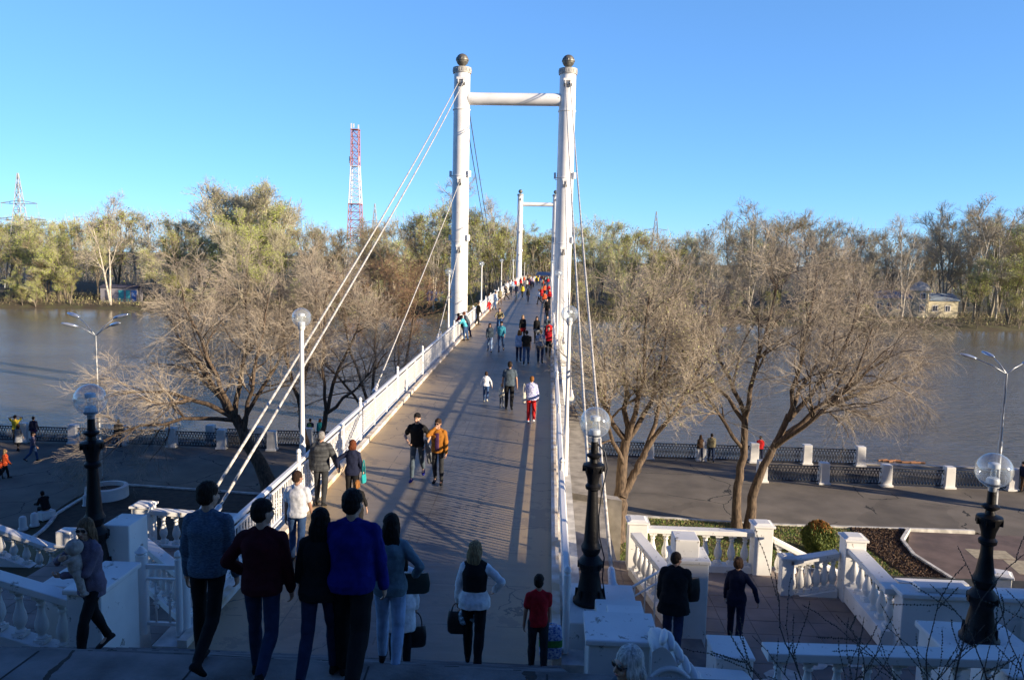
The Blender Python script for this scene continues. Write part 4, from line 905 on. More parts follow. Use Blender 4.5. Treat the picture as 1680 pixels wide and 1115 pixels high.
ft_at('willow', 18, 172, 1, 1.3, "lowest at the left picture edge", 0, top=448); ft_at('willow', 95, 174, 1, 1.3, "with rounded top left of the kiosk", 2, top=395)
ft_at('willow', 440, 186, 1, 1.25, "under the tallest poplars", 1, top=352); ft_at('poplar', 385, 196, 1, 1.3, "tallest on the left skyline", 0, top=298); ft_at('poplar', 435, 198, 1, 1.2, "second tallest on the left skyline", 2.2, top=304)
ft_at('birch2', 760, 205, 1, 1, "just left of the near tower's mast", 1, top=312); ft_at('birch2', 815, 200, 1, 1, "between the two towers", 2.6, top=345); ft_at('grey', 1555, 195, 1, 1.1, "right of the cream house", 1, top=352); ft_at('grey', 1630, 196, 1, 1.2, "highest on the right skyline", 2, top=342)
ft_at('willow2', 1610, 180, 1, 1.2, "at the right water's edge", 1, top=445); ft_at('willow2', 1660, 181, 1, 1.2, "at the right picture edge by the water", 3, top=420); ft_at('birch2', 1230, 190, 1, 1, "behind the wide right tree, whitest of the grove", 3, top=352)
for px_, y_, tp in ((866, 285, 382), (880, 300, 388), (893, 290, 386), (905, 305, 388), (915, 280, 384)): ft_at(gr.choice(('olive', 'willow2', 'brown')), px_, y_, 1, 1.5, "closing the view behind the bridge end", px_, top=tp)
# the wood behind them, too dense to count
g = np.random.default_rng(99); n = 36000
fx = g.uniform(-300, 290, n); fy = g.uniform(236, 330, n)
px = 897+fx/fy*1280; ht = np.interp(px, [a for a, _ in TL], [b for _, b in TL]); hz = 420+(px-840)*.0218; hh = (hz-ht)*fy/1280+6.05+6.5
hh = hh*(.93+.07*np.sin(fx*.35)*np.cos(fy*.2)); zz = -6.5+hh*g.uniform(0.0, .97, n); keep = ~((np.abs(fx+2.6) < 8) & (fy < 266)); fx, fy, zz = fx[keep], fy[keep], zz[keep]; n = len(fx)
P0 = np.stack([fx, fy, zz], 1); d = nrm(g.normal(0, .45, (n, 3))+np.array([0, 0, 1.0])); L = g.uniform(.8, 3.2, (n, 1)); P = np.stack([P0-d*L, P0+g.normal(0, .12, (n, 3)), P0+d*L], 1); Rr = np.tile(np.array([.05, .04, .02]), (n, 1))
tm = TreeMesh(); sel = g.integers(0, 3, n)
for k in range(3): tm.add(tubes_np(P[sel == k], Rr[sel == k], 3), k)
c = P0[g.integers(0, n, 30000)]+g.normal(0, .8, (30000, 3)); half = g.random(30000) < .4; tm.cards(c[half], .28, 3, g=g); tm.cards(c[~half], .26, 4, g=g)
tag(tm.build("distant_wood", [LB, LG, LT, YG, mat("brown_bud", (0.17, 0.12, .06), .8)]), "dense brown and green wood filling the far bank behind the single trees", "woodland", kind='stuff')
# brush and dead grass at the far shore
n = 16000; fx = g.uniform(-135, 125, n); fy = np.array([bankfar(a) for a in fx])+g.uniform(1.0, 26, n); zz = np.array([ground_z(a, b) for a, b in zip(fx, fy)]); keep = ~(np.abs(fx+2.8) < 5)
fx, fy, zz = fx[keep], fy[keep], zz[keep]; n = len(fx); P0 = np.stack([fx, fy, zz], 1); d = nrm(g.normal(0, .5, (n, 3))+np.array([0, 0, 1.0])); L = g.uniform(.3, 1.7, (n, 1))
P = np.stack([P0, P0+d*L*.5+g.normal(0, .08, (n, 3)), P0+d*L], 1); tm = TreeMesh(); tm.add(tubes_np(P, np.tile(np.array([.02, .016, .01]), (n, 1)), 3), 0); tm.cards(P0[:9000]+d[:9000]*L[:9000]*.8, .16, 1, g=g); tm.cards(P0[9000:]+d[9000:]*L[9000:]*.6, .16, 2, g=g)
tag(tm.build("shore_brush", [LB, YG2, mat("dull_green_brush", (0.09, .11, .03), .8)]), "low green and brown brush along the far waterline", "brush", kind='stuff')

# ---- round shrub on the lawn
sh = G(1341, 908, PZ); t = thing("round_shrub", "dense dark green shrub with orange brown top on the lawn", "shrub", sh)
n = 9000; g = np.random.default_rng(3); th = g.uniform(0, 6.28, n); u = g.uniform(0, 1, n); rr = .66*np.sin(np.pi*(u*.82+.12))**.7*(1+.12*np.sin(th*5+u*9))*g.uniform(.75, 1.05, n); c = np.stack([rr*np.cos(th), rr*np.sin(th), .08+1.35*u], 1)
tm = TreeMesh(); top = (c[:, 2]+g.normal(0, .16, n)) > 1.28; ln = g.random(n) < .25; cc = c[top]; dd = c[~top & ln]; ee = c[~top & ~ln]
up = nrm(np.array([[0, 0, 1.0]])); tm.cards(cc, .055, 0, .35, g, up); tm.cards(dd, .055, 1, .35, g, up); tm.cards(ee, .055, 2, .35, g, up)
tm.build("foliage", [mat("orange_brown_frond", (.36, .15, .03), .8), mat("light_green_frond", (.17, .19, .03), .8), mat("dark_green_frond", (.09, .13, .025), .8)], t)
q = MB(); q.tube([(0, 0, 0), (0, 0, .9)], [.06, .03], 6); q.build("stem", BARK, t)

# ---- bare thorny bushes close to the camera, lower right
def near_bush(label, base, n1, seed, aim):
    g = np.random.default_rng(seed); t = thing("bare_bush", label, "bush", base, 0, "bare budding bushes in the lower right foreground")
    P = []; Rr = []
    for k in range(n1):
        tgt = np.array(aim[k % len(aim)])+g.normal(0, .22, 3); s = np.linspace(0, 1, 12)[:, None]; b0 = g.normal(0, .1, 3)*np.array([1, 1, .2]); bow = g.normal(0, .16, 3)
        C = b0+(tgt-b0)*s+bow*np.sin(s*np.pi)+g.normal(0, .012, (12, 3)).cumsum(0); C[:, 2] -= (.12*s**3)[:, 0]; P.append(C); Rr.append(np.linspace(.009, .0028, 12))
    P = np.array(P); Rr = np.array(Rr); P2, R2 = grow(P, Rr, 5, .25, (.7, .25), .75, 7, .02, .10, .6, .0025, g=g)
    tm = TreeMesh(); tm.add(tubes_np(P, Rr, 5)); tm.add(tubes_np(P2, R2, 4)); tm.build("stems", mat("dark_bush_bark", (.055, .035, .03), .7, var=.4), t)
    bt = TreeMesh(); A = np.concatenate([P[:, 3:].reshape(-1, 3), P2.reshape(-1, 3)]); B = []
    for arr in (P[:, 4:], P2): 
        for q_ in (0, .33, .66): B.append((arr[:, :-1]*(1-q_)+arr[:, 1:]*q_).reshape(-1, 3))
    B = np.concatenate(B)+g.normal(0, .003, (sum(len(b) for b in B), 3)); o = np.array([[1, 0, 0], [-1, 0, 0], [0, 1, 0], [0, -1, 0], [0, 0, 1.3], [0, 0, -1.3]])*.0085
    V = (B[:, None]+o[None]).reshape(-1, 3); i = np.arange(len(B))[:, None, None]*6; T = np.array([[0, 2, 4, 4], [2, 1, 4, 4], [1, 3, 4, 4], [3, 0, 4, 4], [2, 0, 5, 5], [1, 2, 5, 5], [3, 1, 5, 5], [0, 3, 5, 5]])[None]
    Q = (i+T).reshape(-1, 4)[:, :3]
    npmesh("buds", V, Q, mat("dark_bud", (.05, .045, .025), .6), None, t)
    return t
near_bush("bare bush with beaded twigs in front of the walking woman in navy", (2.75, 6.7, 1.75), 9, 1, [(-.55, .6, 1.35), (-.9, .3, .95), (.1, .5, 1.15), (.75, .5, .9), (1.2, .4, 1.35), (.4, .2, .6)])
near_bush("bare bush with beaded twigs in front of the fat balusters", (4.0, 6.9, 1.35), 12, 2, [(-.2, .5, 1.8), (.5, .5, 1.9), (1.0, .4, 1.3), (-.9, .4, 1.2), (.1, .3, 1.1), (1.2, .3, .8)])
near_bush("bare bush with beaded twigs at the right picture edge below the lamp", (5.3, 7.0, 1.0), 10, 3, [(.2, .6, 2.6), (-.7, .5, 1.9), (.6, .4, 1.6), (-.3, .3, 1.2), (.8, .4, 2.2)])
g = np.random.default_rng(12); n = 1400; c = np.stack([g.uniform(4.3, 6.2, n), g.uniform(6.6, 8.0, n), g.uniform(1.0, 1.5, n)], 1); c[:, 2] += .25*np.sin(c[:, 0]*4)-.1; tm = TreeMesh(); tm.cards(c, .022, 0, g=g)
tag(tm.build("young_leaves", [mat("young_leaf", (.10, .13, .03), .7)]), "tiny young green leaves in the lower right corner", "leaves", kind='stuff')

# ---- far structures
def lattice(q, pts0, w0, w1, z0, z1, n, r, mi=0, xd=True):
    cx, cy = pts0
    def c(k, s):
        w = w0+(w1-w0)*s; return Vector((cx+(-1, 1, 1, -1)[k]*w/2, cy+(-1, -1, 1, 1)[k]*w/2, z0+(z1-z0)*s))
    for k in range(4): q.tube([c(k, 0), c(k, 1)], r*1.5, 4, mi)
    for i in range(n):
        s0, s1 = i/n, (i+1)/n
        for k in range(4):
            j = (k+1) % 4; q.tube([c(k, s0), c(j, s0)], r, 3, mi); q.tube([c(k, s0), c(j, s1)], r, 3, mi)
            if xd: q.tube([c(j, s0), c(k, s1)], r, 3, mi)
RED = mat("faded_red_paint", (.36, .13, .11), .6, var=.2); WPT = mat("faded_white_paint", (.68, .66, .64), .6, var=.2); GREYS = mat("grey_lattice_steel", (.30, .33, .35), .6, var=.2)
p = AY(583, 400, 300); t = thing("lattice_mast", "red and white lattice communication mast rising above the far trees", "mast", (p.x, 300, -6.5)); off = t.location
def zy(py): return AY(583, py, 300).z
for a, b, wa, wb, m_ in ((470, 400, 6.2, 5.2, WPT), (400, 335, 5.2, 4.2, RED), (335, 273, 4.2, 3.0, WPT), (273, 213, 3.0, 2.7, RED)):
    q = MB(); z0 = -6.5 if a == 470 else zy(a); lattice(q, (p.x, 300), wa, wb, z0, zy(b), 5, .10); q.box((p.x, 300, zy(b)), (wb+.5, wb+.5, .25)); q.build("section", m_, t, off=off)
for dx, dz, h in ((-1.3, 0, 2.2), (1.4, -.3, 1.8), (-.4, .2, 1.5), (-1.9, -12.5, 2.6), (1.7, -12.2, 2.2)):
    q = MB(); q.box((p.x+dx, 299, zy(208)+dz), (.45, .3, h)); q.build("antenna", WPT, t, off=off)
def pylon(px, pyt, pyb, Y, label):
    p = AY(px, pyt, Y); zb = ground_z(p.x, Y); H = p.z-zb; t = thing("power_pylon", label, "pylon", (p.x, Y, zb), 0, "power pylons beyond the trees"); s = H/36
    q = MB(); lattice(q, (0, 0), 7*s, 2.4*s, 0, H*.68, 7, .11*s); lattice(q, (0, 0), 2.4*s, .3*s, H*.68, H, 4, .09*s); q.build("tower", GREYS, t)
    for z, w in ((H*.74, 6.0*s), (H*.60, 8.5*s)):
        for sg in (-1, 1):
            q = MB(); q.tube([(0, 0, z+.9*s), (sg*w, 0, z)], .11*s, 4); q.tube([(0, 0, z-.3*s), (sg*w, 0, z)], .11*s, 4); q.tube([(sg*w*.5, 0, z-.1), (sg*w*.5, 0, z+.5*s)], .07*s, 4); q.tube([(sg*w*.96, 0, z), (sg*w*.96, 0, z-1.6*s)], .08*s, 5); q.build("arm", GREYS, t)
pylon(29, 284, 440, 215, "grey lattice power pylon above the trees at the far left"); pylon(1077, 347, 400, 420, "tiny far pylon on the skyline right of the bridge towers"); pylon(615, 334, 400, 430, "tiny far pylon beside the red and white mast")
# cream house
hp = AY(1500, 500, 192); hx = hp.x-1.4; hb = -6.3
t = thing("cream_house", "cream single storey house with blue grey roof and round turret on the far bank", "house", (hx, 192, hb), 0.05)
CR = mat("cream_plaster", (.50, .45, .31), .8, var=.15, scale=.5); RF = mat("blue_grey_roof", (.24, .30, .36), .6, var=.2); DG = mat("dark_window_glass", (.03, .04, .06), .2)
q = MB(); q.box((-4.6, 0, 2.2), (9.8, 6, 4.4)); q.box((6.2, 0, 2.0), (8.5, 5.5, 4.0)); q.build("wall", CR, t)
q = MB()
for x0, x1, z, w in ((-9.8, .6, 4.4, 3.4), (1.6, 10.8, 4.0, 3.1)):
    q.add([(x0, -w, z), (x1, -w, z), (x1, w, z), (x0, w, z), (x0, 0, z+1.7), (x1, 0, z+1.7)], [(0, 1, 5, 4), (2, 3, 4, 5), (1, 2, 5), (3, 0, 4), (3, 2, 1, 0)])
q.build("roof", RF, t)
q = MB(); q.lathe([(2.0, 0), (2.0, 6.2), (2.3, 6.3)], (1.2, -2.6, 0), 12); q.build("turret", CR, t)
q = MB(); q.lathe([(2.35, 6.3), (2.0, 7.3), (1.2, 8.1), (.1, 8.5)], (1.2, -2.6, 0), 12); q.build("turret_roof", mat("pale_dome_roof", (.5, .48, .42), .6), t)
for x, y, z in ((-8.4, -3.02, 2.6), (-6.0, -3.02, 2.6), (-3.4, -3.02, 2.6), (.9, -4.6, 2.3), (.9, -4.6, 5.1), (5, -2.77, 2.2), (8, -2.77, 2.2)):
    q = MB(); q.box((x, y, z), (1.3, .1, 1.5)); w = q.build("window", WPT, t); q = MB(); q.box((x-.28, y-.03, z), (.42, .1, 1.2)); q.box((x+.28, y-.03, z), (.42, .1, 1.2)); q.build("pane", DG, w)
def kiosk(name, label, px, y, w, h, body, roofm, panels, cat='kiosk', zb=None):
    p = AY(px, 490, y); z = ground_z(p.x, y) if zb is None else zb; t = thing(name, label, cat, (p.x, y, z), .06)
    q = MB(); q.box((0, 0, h/2), (w, 3, h)); q.build("body", body, t); q = MB(); q.add([(-w/2-.3, -1.9, h), (w/2+.3, -1.9, h), (w/2+.3, 1.9, h), (-w/2-.3, 1.9, h), (-w/2, 0, h+.7), (w/2, 0, h+.7)], [(0, 1, 5, 4), (2, 3, 4, 5), (1, 2, 5), (3, 0, 4), (3, 2, 1, 0)]); q.build("roof", roofm, t)
    for x, ww, m_ in panels: q = MB(); q.box((x, -1.53, h*.45), (ww, .06, h*.75)); q.build("panel", m_, t)
TEAL = mat("teal_panel", (.06, .38, .42), .5); BLUE = mat("blue_panel", (.05, .16, .45), .5); GRW = mat("grey_shed_wall", (.25, .24, .27), .7); DKR = mat("dark_shed_roof", (.07, .07, .1), .7)
kiosk("riverside_kiosk", "grey shed with teal and blue panels under the big birch on the left bank", 200, 180, 8.5, 3.4, GRW, DKR, ((.6, 1.2, TEAL), (2.2, .9, TEAL), (3.6, 1.2, BLUE), (-2.5, 1.3, DKR)))
kiosk("blue_kiosk", "small blue hut with dark roof glimpsed through the twigs right of the bridge", 1158, 184, 3.6, 2.6, BLUE, DKR, ((-.9, .7, TEAL), (.8, .8, WPT)))
kiosk("blue_sign_hut", "bright blue panel hut left of the near tower", 714, 186, 3.6, 1.6, BLUE, BLUE, ((0, 3.0, mat("bright_blue_panel", (.08, .28, .6), .5)),), zb=-5.0)
mb = MB(); mb.slab([(-7.5, 229), (2.5, 229), (6, 262), (-11, 262)], -7.2, [-1.42, -1.42, -3, -3]); tag(mb.build("far_plaza", ASPH), kind='structure')
t = thing("market_tent", "small grey tent among the crowd at the far end of the bridge", "tent", (-1.0, 243, -1.9)); q = MB(); q.add([(-3, -1.5, 2.2), (3, -1.5, 2.2), (3, 1.5, 2.2), (-3, 1.5, 2.2), (-2.6, 0, 3.3), (2.6, 0, 3.3)], [(0, 1, 5, 4), (2, 3, 4, 5), (1, 2, 5), (3, 0, 4), (3, 2, 1, 0)]); q.build("canopy", mat("grey_tent_cloth", (.42, .45, .5), .7), t)
for x in (-2.8, 2.8): q = MB(); q.tube([(x, -1.4, 0), (x, -1.4, 2.2)], .04, 6); q.build("pole", GALV, t)
# small things by the water
p = G(174, 497, WZ); t = thing("buoy", "small yellow and red buoy afloat below the left kiosk", "buoy", (p.x, p.y, WZ)); q = MB(); q.ball((0, 0, .25), .42, 14, 10); q.build("float", mat("yellow_buoy", (.75, .5, .1), .5), t, smooth=True); q = MB(); q.lathe([(.43, .1), (.44, .2), (.43, .3)], n=14); q.build("band", RED, t)
p = G(122, 496, WZ); t = thing("floating_platform", "low pale floating platform near the left far shore", "platform", (p.x, p.y, WZ)); q = MB(); q.box((0, 0, .2), (3.6, 1.2, .3)); q.build("deck", WPT, t); q = MB(); [q.box((x, -.5, .5), (.1, .1, .5)) for x in (-1.6, -.5, .6, 1.7)]; q.build("post", WPT, t)
p = G(1472, 757, WZ); t = thing("driftwood", "orange brown driftwood raft floating beyond the fence", "driftwood", (p.x, p.y, WZ)); q = MB()
for k in range(9): a = random.uniform(-.2, .2); q.tube([(-1.3+.3*k, random.uniform(-.3, .3), .04), (-.6+.3*k, random.uniform(-.3, .3), .06)], .06, 5)
q.build("branch", mat("rusty_wood", (.25, .12, .06), .9), t)
# left planter ring, bollards
t = thing("ring_planter", "round white painted planter ring beside the left lamp post", "planter", (-21.8, 37.0, PZ)); q = MB()
rings = []
for k in range(25):
    a = k/24*math.tau; c_, s_ = math.cos(a), math.sin(a); rings.append([(c_*.75, s_*.75, 0), (c_*1.0, s_*1.0, 0), (c_*.98, s_*.98, .6), (c_*.78, s_*.78, .62)])
q.loft(rings, cap=False); q.build("ring", PIERW, t, smooth='auto'); q = MB(); q.lathe([(.78, 0), (.78, .4)], n=20); q.build("soil", SOIL, t)
for i, (a, b, l) in enumerate(((57, 862, "short white bollard behind the seated figure"), (142, 830, "white bollard beside the ring planter"), (38, 868, "white bollard at the far left of the bed kerb"))):
    p = G(a, b, PZ); t = thing("bollard", l, "bollard", (p.x, p.y, PZ)); q = MB(); q.lathe([(.16, 0), (.15, .5), (.12, .58), (.04, .62)], n=12); q.build("post", PIERW, t, smooth='auto'); q = MB(); q.lathe([(.2, 0), (.2, .08)], n=12); q.build("foot", PIERW, t)

# ---- unseen blocks added behind the camera to shade the foreground and cut sky light
BR = mat("yellow_plaster_wall", (.45, .36, .22), .8, var=.2)
def block(name, label, x0, x1, y0, y1, z1, z0=0):
    t = thing(name, label, "building", ((x0+x1)/2, (y0+y1)/2, z0)); off = t.location; q = MB(); q.box(((x0+x1)/2, (y0+y1)/2, (z0+z1)/2), (x1-x0, y1-y0, z1-z0)); q.build("wall", BR, t, off=off)
    q = MB(); q.box(((x0+x1)/2, (y0+y1)/2, z1+.4), (x1-x0+1, y1-y0+.0, .8)); q.build("roof", RF, t, off=off)
    n = 0
    for z in np.arange(z0+3, z1-2, 4.5):
        for x in np.arange(x0+3, x1-2, 6.0):
            if n < 60: q = MB(); q.box((x, y1+.05, z+1), (1.6, .2, 2.2)); q.build("window", DG, t, off=off); n += 1
SHY = 14.9
block("sky_blocker", "tall unseen yellow block added behind the camera to cut sky light", -70, 36, -50, -22, 26, 0)  # added only to block sky light from behind
block("sun_blocker_tall", "tall unseen yellow block added farthest back to shade the near deck", 136, 163, -94, -64, 58, 0)  # added so its upright edge bounds the shade on lamps and deck
block("sun_blocker_long", "long unseen yellow block added behind the stairs to shade the foreground", 46, 150, -62, SHY-1.80*25.2, 25.2, 0)  # added so its roof edge sets where the foreground shade ends
# ---------------------------------------------------------------- people
BAKE = []
TEXC = bpy.data.textures.new("cloth_folds", 'CLOUDS'); TEXC.noise_scale = 0.12; TEXC.noise_depth = 4
TEXH = bpy.data.textures.new("hair_locks", 'CLOUDS'); TEXH.noise_scale = 0.035; TEXH.noise_depth = 2
def remesh(o, vox, disp=0, tex=None, sm=2):
    m = o.modifiers.new('r', 'REMESH'); m.mode = 'VOXEL'; m.voxel_size = vox; m.use_smooth_shade = True
    if sm: s = o.modifiers.new('s', 'SMOOTH'); s.iterations = sm; s.factor = 0.5
    if disp: d = o.modifiers.new('d', 'DISPLACE'); d.texture = tex; d.strength = disp; d.mid_level = 0.5; d.texture_coords = 'LOCAL'
    BAKE.append(o); return o
def bake_all():
    bpy.context.view_layer.update(); dg = bpy.context.evaluated_depsgraph_get()
    new = [(o, bpy.data.meshes.new_from_object(o.evaluated_get(dg))) for o in BAKE]
    for o, me in new:
        nm = o.data.name; mats = [m for m in o.data.materials]; o.modifiers.clear(); o.data = me; me.name = nm
        me.materials.clear(); [me.materials.append(m) for m in mats]
        me.polygons.foreach_set('use_smooth', [True]*len(me.polygons)); me.polygons.foreach_set('material_index', [0]*len(me.polygons))
    BAKE.clear()
def cloth(name, col, **k): return mat("cloth_"+name, col, k.pop('rough', 0.9), var=k.pop('var', .25), scale=k.pop('scale', 9), bump=.35, bscale=k.pop('bscale', 120), spec=.2, **k)
SK = {'fair': mat("fair_skin", (.48, .29, .20), .55, var=.1, scale=6), 'tan': mat("tanned_skin", (.36, .20, .13), .55, var=.1, scale=6)}
HA = {'black': (.012, .01, .01), 'brown': (.055, .03, .018), 'dark': (.025, .017, .012), 'blonde': (.30, .20, .10), 'red': (.14, .04, .015), 'ginger': (.26, .11, .03), 'white': (.55, .55, .53), 'grey': (.25, .24, .23), 'light': (.16, .10, .055)}
def hairm(k): c = HA[k]; return mat("hair_"+k, c, .65, scale=60, var=.55, stretch=(1, 1, .15), bump=.8, bscale=90, spec=.15)
C = {}
for nm, col in dict(black=(.012, .012, .013), charcoal=(.03, .032, .036), navy=(.012, .016, .04), jeans=(.04, .085, .19), darkjeans=(.018, .032, .075), paleblue=(.30, .42, .60), white=(.75, .76, .78), cream=(.62, .58, .48),
    royal=(.01, .015, .17), burgundy=(.055, .007, .012), red=(.50, .02, .02), crimson=(.42, .012, .02), mustard=(.32, .125, .018), grey=(.17, .18, .19), slate=(.07, .095, .12), teal=(.02, .30, .31), turq=(.08, .42, .52), orange=(.65, .10, .03), yellow=(.65, .48, .04), pink=(.55, .16, .22), purple=(.06, .025, .08), khaki=(.22, .19, .11), denim=(.13, .20, .24), lightgrey=(.42, .43, .44), mauve=(.17, .14, .19), green=(.05, .13, .06), brown=(.10, .06, .035), lilac=(.45, .38, .50)).items(): C[nm] = cloth(nm, col)
C['heather'] = cloth('heather_blue', (.11, .17, .24), var2=(.05, .09, .14), scale=38, stretch=(1, 1, 3))
C['plaid'] = cloth('blue_white_plaid', (.6, .62, .66), var2=(.03, .04, .07), scale=22)
C['floral'] = cloth('white_blue_floral', (.70, .70, .78), var2=(.16, .18, .45), scale=26)
C['quilt'] = cloth('grey_quilted', (.075, .08, .085), var2=(.03, .032, .036), scale=10, stretch=(.2, .2, 2.6))
def rot3(ax, a): return Matrix.Rotation(a, 3, ax)
def capsule(q, a, b, ra, rb, n=10, mid=None):
    a = Vector(a); b = Vector(b); L = (b-a).length
    if L < 1e-4: q.ball(a, ra, n, 6); return
    ts = [0, .25, .5, .75, 1]; rr = [ra+(rb-ra)*t for t in ts]
    if mid: rr[1] *= mid; rr[2] *= (mid+1)/2
    q.tube([a.lerp(b, t) for t in ts], rr, n); q.ball(a, ra, n, 6); q.ball(b, rb, n, 6)
def ell(q, c, r, rot=None, n=14, m=10): q.ball(c, r, n, m, rot=rot)
class Body: pass
def pose_body(H, sex='m', lean=3, legs=((8, 4), (-12, 14)), arms=((-8, 7, 14), (10, 7, 18)), head=(0, 0), build=1.0, hipz=None, twist=0):
    """joints in metres; x right, y forward, z up; index 0 = left, 1 = right"""
    B = Body(); s = H/1.75; B.s = s; B.sex = sex; B.b = build; f = sex == 'f'; hx = .088
    B.hip = []; B.knee = []; B.ank = []; B.foot = []
    for i, sd in ((0, -1), (1, 1)):
        fw, kn = legs[i][0], legs[i][1]; ab = legs[i][2] if len(legs[i]) > 2 else 1.5
        h = Vector((sd*hx, 0, .93)); d1 = rot3('Y', R(-sd*ab)) @ (rot3('X', R(fw)) @ Vector((0, 0, -1))); d2 = rot3('Y', R(-sd*ab*.3)) @ (rot3('X', R(fw-kn)) @ Vector((0, 0, -1)))
        k = h+d1*.44; a = k+d2*.42; B.hip.append(h); B.knee.append(k); B.ank.append(a)
        tilt = max(0, min(50, (kn-fw)*.75)) if fw-kn < -14 else 0
        B.foot.append(rot3('X', R(-tilt)) @ Vector((0, 1, 0)))
    zs = [a.z + min(0, fd.z)*.16 for a, fd in zip(B.ank, B.foot)]; dz = (.075-min(zs)) if hipz is None else hipz-.93
    for L in (B.hip, B.knee, B.ank):
        for v in L: v.z += dz
    B.dz = dz; piv = Vector((0, 0, .93+dz)); Rl = rot3('X', R(-lean)); B.Rl = Rl
    def T(z, x=0, y=0):                       # torso point, bending forward progressively
        w = min(1, max(0, (z-.88)/.3)); m = rot3('Z', R(twist*w)) @ rot3('X', R(-lean*w)); return piv + m @ Vector((x, y, z-.93))
    B.T = T; sw = (.142 if f else .166)*(.5+.5*build)
    B.sh = [T(1.372, -sw), T(1.372, sw)]; B.elb = []; B.wr = []
    for i, sd in ((0, -1), (1, 1)):
        A = arms[i]; S = B.sh[i]; L1, L2 = .285, .25
        if A[0] == 'ik':
            t = Vector(A[1]) ; t = Vector((t.x, t.y, t.z+dz)); hint = Vector(A[2]) if len(A) > 2 else Vector((sd*.4, -.6, -1)); d = t-S; D = min(d.length, (L1+L2)*.995); u = d.normalized()
            a_ = (L1*L1-L2*L2+D*D)/(2*D); h_ = math.sqrt(max(0, L1*L1-a_*a_)); pn = (hint-u*hint.dot(u)).normalized(); e = S+u*a_+pn*h_; w = S+u*D
        else:
            d1 = rot3('Y', R(-sd*A[1])) @ (rot3('X', R(A[0])) @ Vector((0, 0, -1))); d2 = rot3('Y', R(-sd*A[1]*.35)) @ (rot3('X', R(A[0]+A[2])) @ Vector((0, 0, -1)))
            e = S+d1*L1; w = e+d2*L2
        B.elb.append(e); B.wr.append(w)
    B.neck = T(1.46, 0, -.005); hy = rot3('Z', R(-head[0])) @ rot3('X', R(-head[1])); B.hr = hy; B.hc = T(1.605, 0, .012)+rot3('X', R(-lean*.3)) @ Vector((0, 0, 0))
    return B
def scl(q, s): q.v = [(v[0]*s, v[1]*s, v[2]*s) for v in q.v]; return q
def torso(q, B, inf=0.0, z0=.86, z1=1.47, flare=0.0, n=18, neck=True, hemf=0):
    f = B.sex == 'f'; b = B.b
    P = [(.70, .168, .112), (.80, .165, .110), (.86, .160, .105), (.93, .166 if not f else .178, .115), (1.0, .160 if not f else .165, .108), (1.08, .147 if not f else .130, .098), (1.2, .158 if not f else .138, .108), (1.30, .172 if not f else .150, .116 if not f else .118), (1.36, .152 if not f else .130, .100), (1.40, .105, .082), (1.43, .072, .068), (1.47, .058, .056)]
    zs = [z0]+[p[0] for p in P if z0 < p[0] < z1]+[z1]; rings = []
    for z in zs:
        rx = float(np.interp(z, [p[0] for p in P], [p[1] for p in P])); ry = float(np.interp(z, [p[0] for p in P], [p[2] for p in P])); k = inf+flare*max(0, (1.05-z))/.3; rx = rx*b+k; ry = ry*b+k; r = []
        for i in range(n):
            a = i*math.tau/n; c_, s_ = math.cos(a), math.sin(a); bust = .018 if (f and 1.18 < z < 1.34 and s_ > .3) else 0; but = -.012 if (s_ < -.3 and z < 1.0) else 0
            r.append(B.T(z, rx*math.copysign(abs(c_)**.85, c_), ry*math.copysign(abs(s_)**.9, s_)+bust+but))
        rings.append(r)
    q.loft(rings)
    if z1 > 1.4:
        for i in (0, 1): capsule(q, B.T(1.452, (-1, 1)[i]*.035, -.012), B.sh[i]+Vector((0, 0, .0)), .034+inf*.6, .044+inf*.6)
def arm_vol(q, B, i, inf=0, t0=0, t1=2.0, cuff=0):
    S, E, W_ = B.sh[i], B.elb[i], B.wr[i]; g_ = .88 if B.sex == 'f' else 1.0; b = g_*(.7+.3*B.b)
    rs, re, rw = .053*b+inf, .041*b+inf, .027*b+inf
    if t1 >= 1: capsule(q, S, E, rs, re); e2 = E.lerp(W_, min(1, t1-1)); t_ = t1-1; capsule(q, E, e2, re, re+(rw-re)*t_+cuff)
    else: capsule(q, S, S.lerp(E, t1), rs, rs+(re-rs)*t1+cuff)
def leg_vol(q, B, i, inf=0, t1=2.0, cuff=0, slim=1.0):
    Hh, K, A = B.hip[i], B.knee[i], B.ank[i]; b = (.75+.25*B.b)*slim; rh, rk, ra = .088*b+inf, .058*b+inf, .040*b+inf
    if t1 >= 1: capsule(q, Hh+Vector((0, 0, -.01)), K, rh, rk, 12); e = K.lerp(A, t1-1); capsule(q, K, e, rk, rk+(ra-rk)*(t1-1)+cuff, 12, mid=1.12 if slim <= 1 else 1.0)
    else: capsule(q, Hh, Hh.lerp(K, t1), rh, rh+(rk-rh)*t1+cuff, 12)
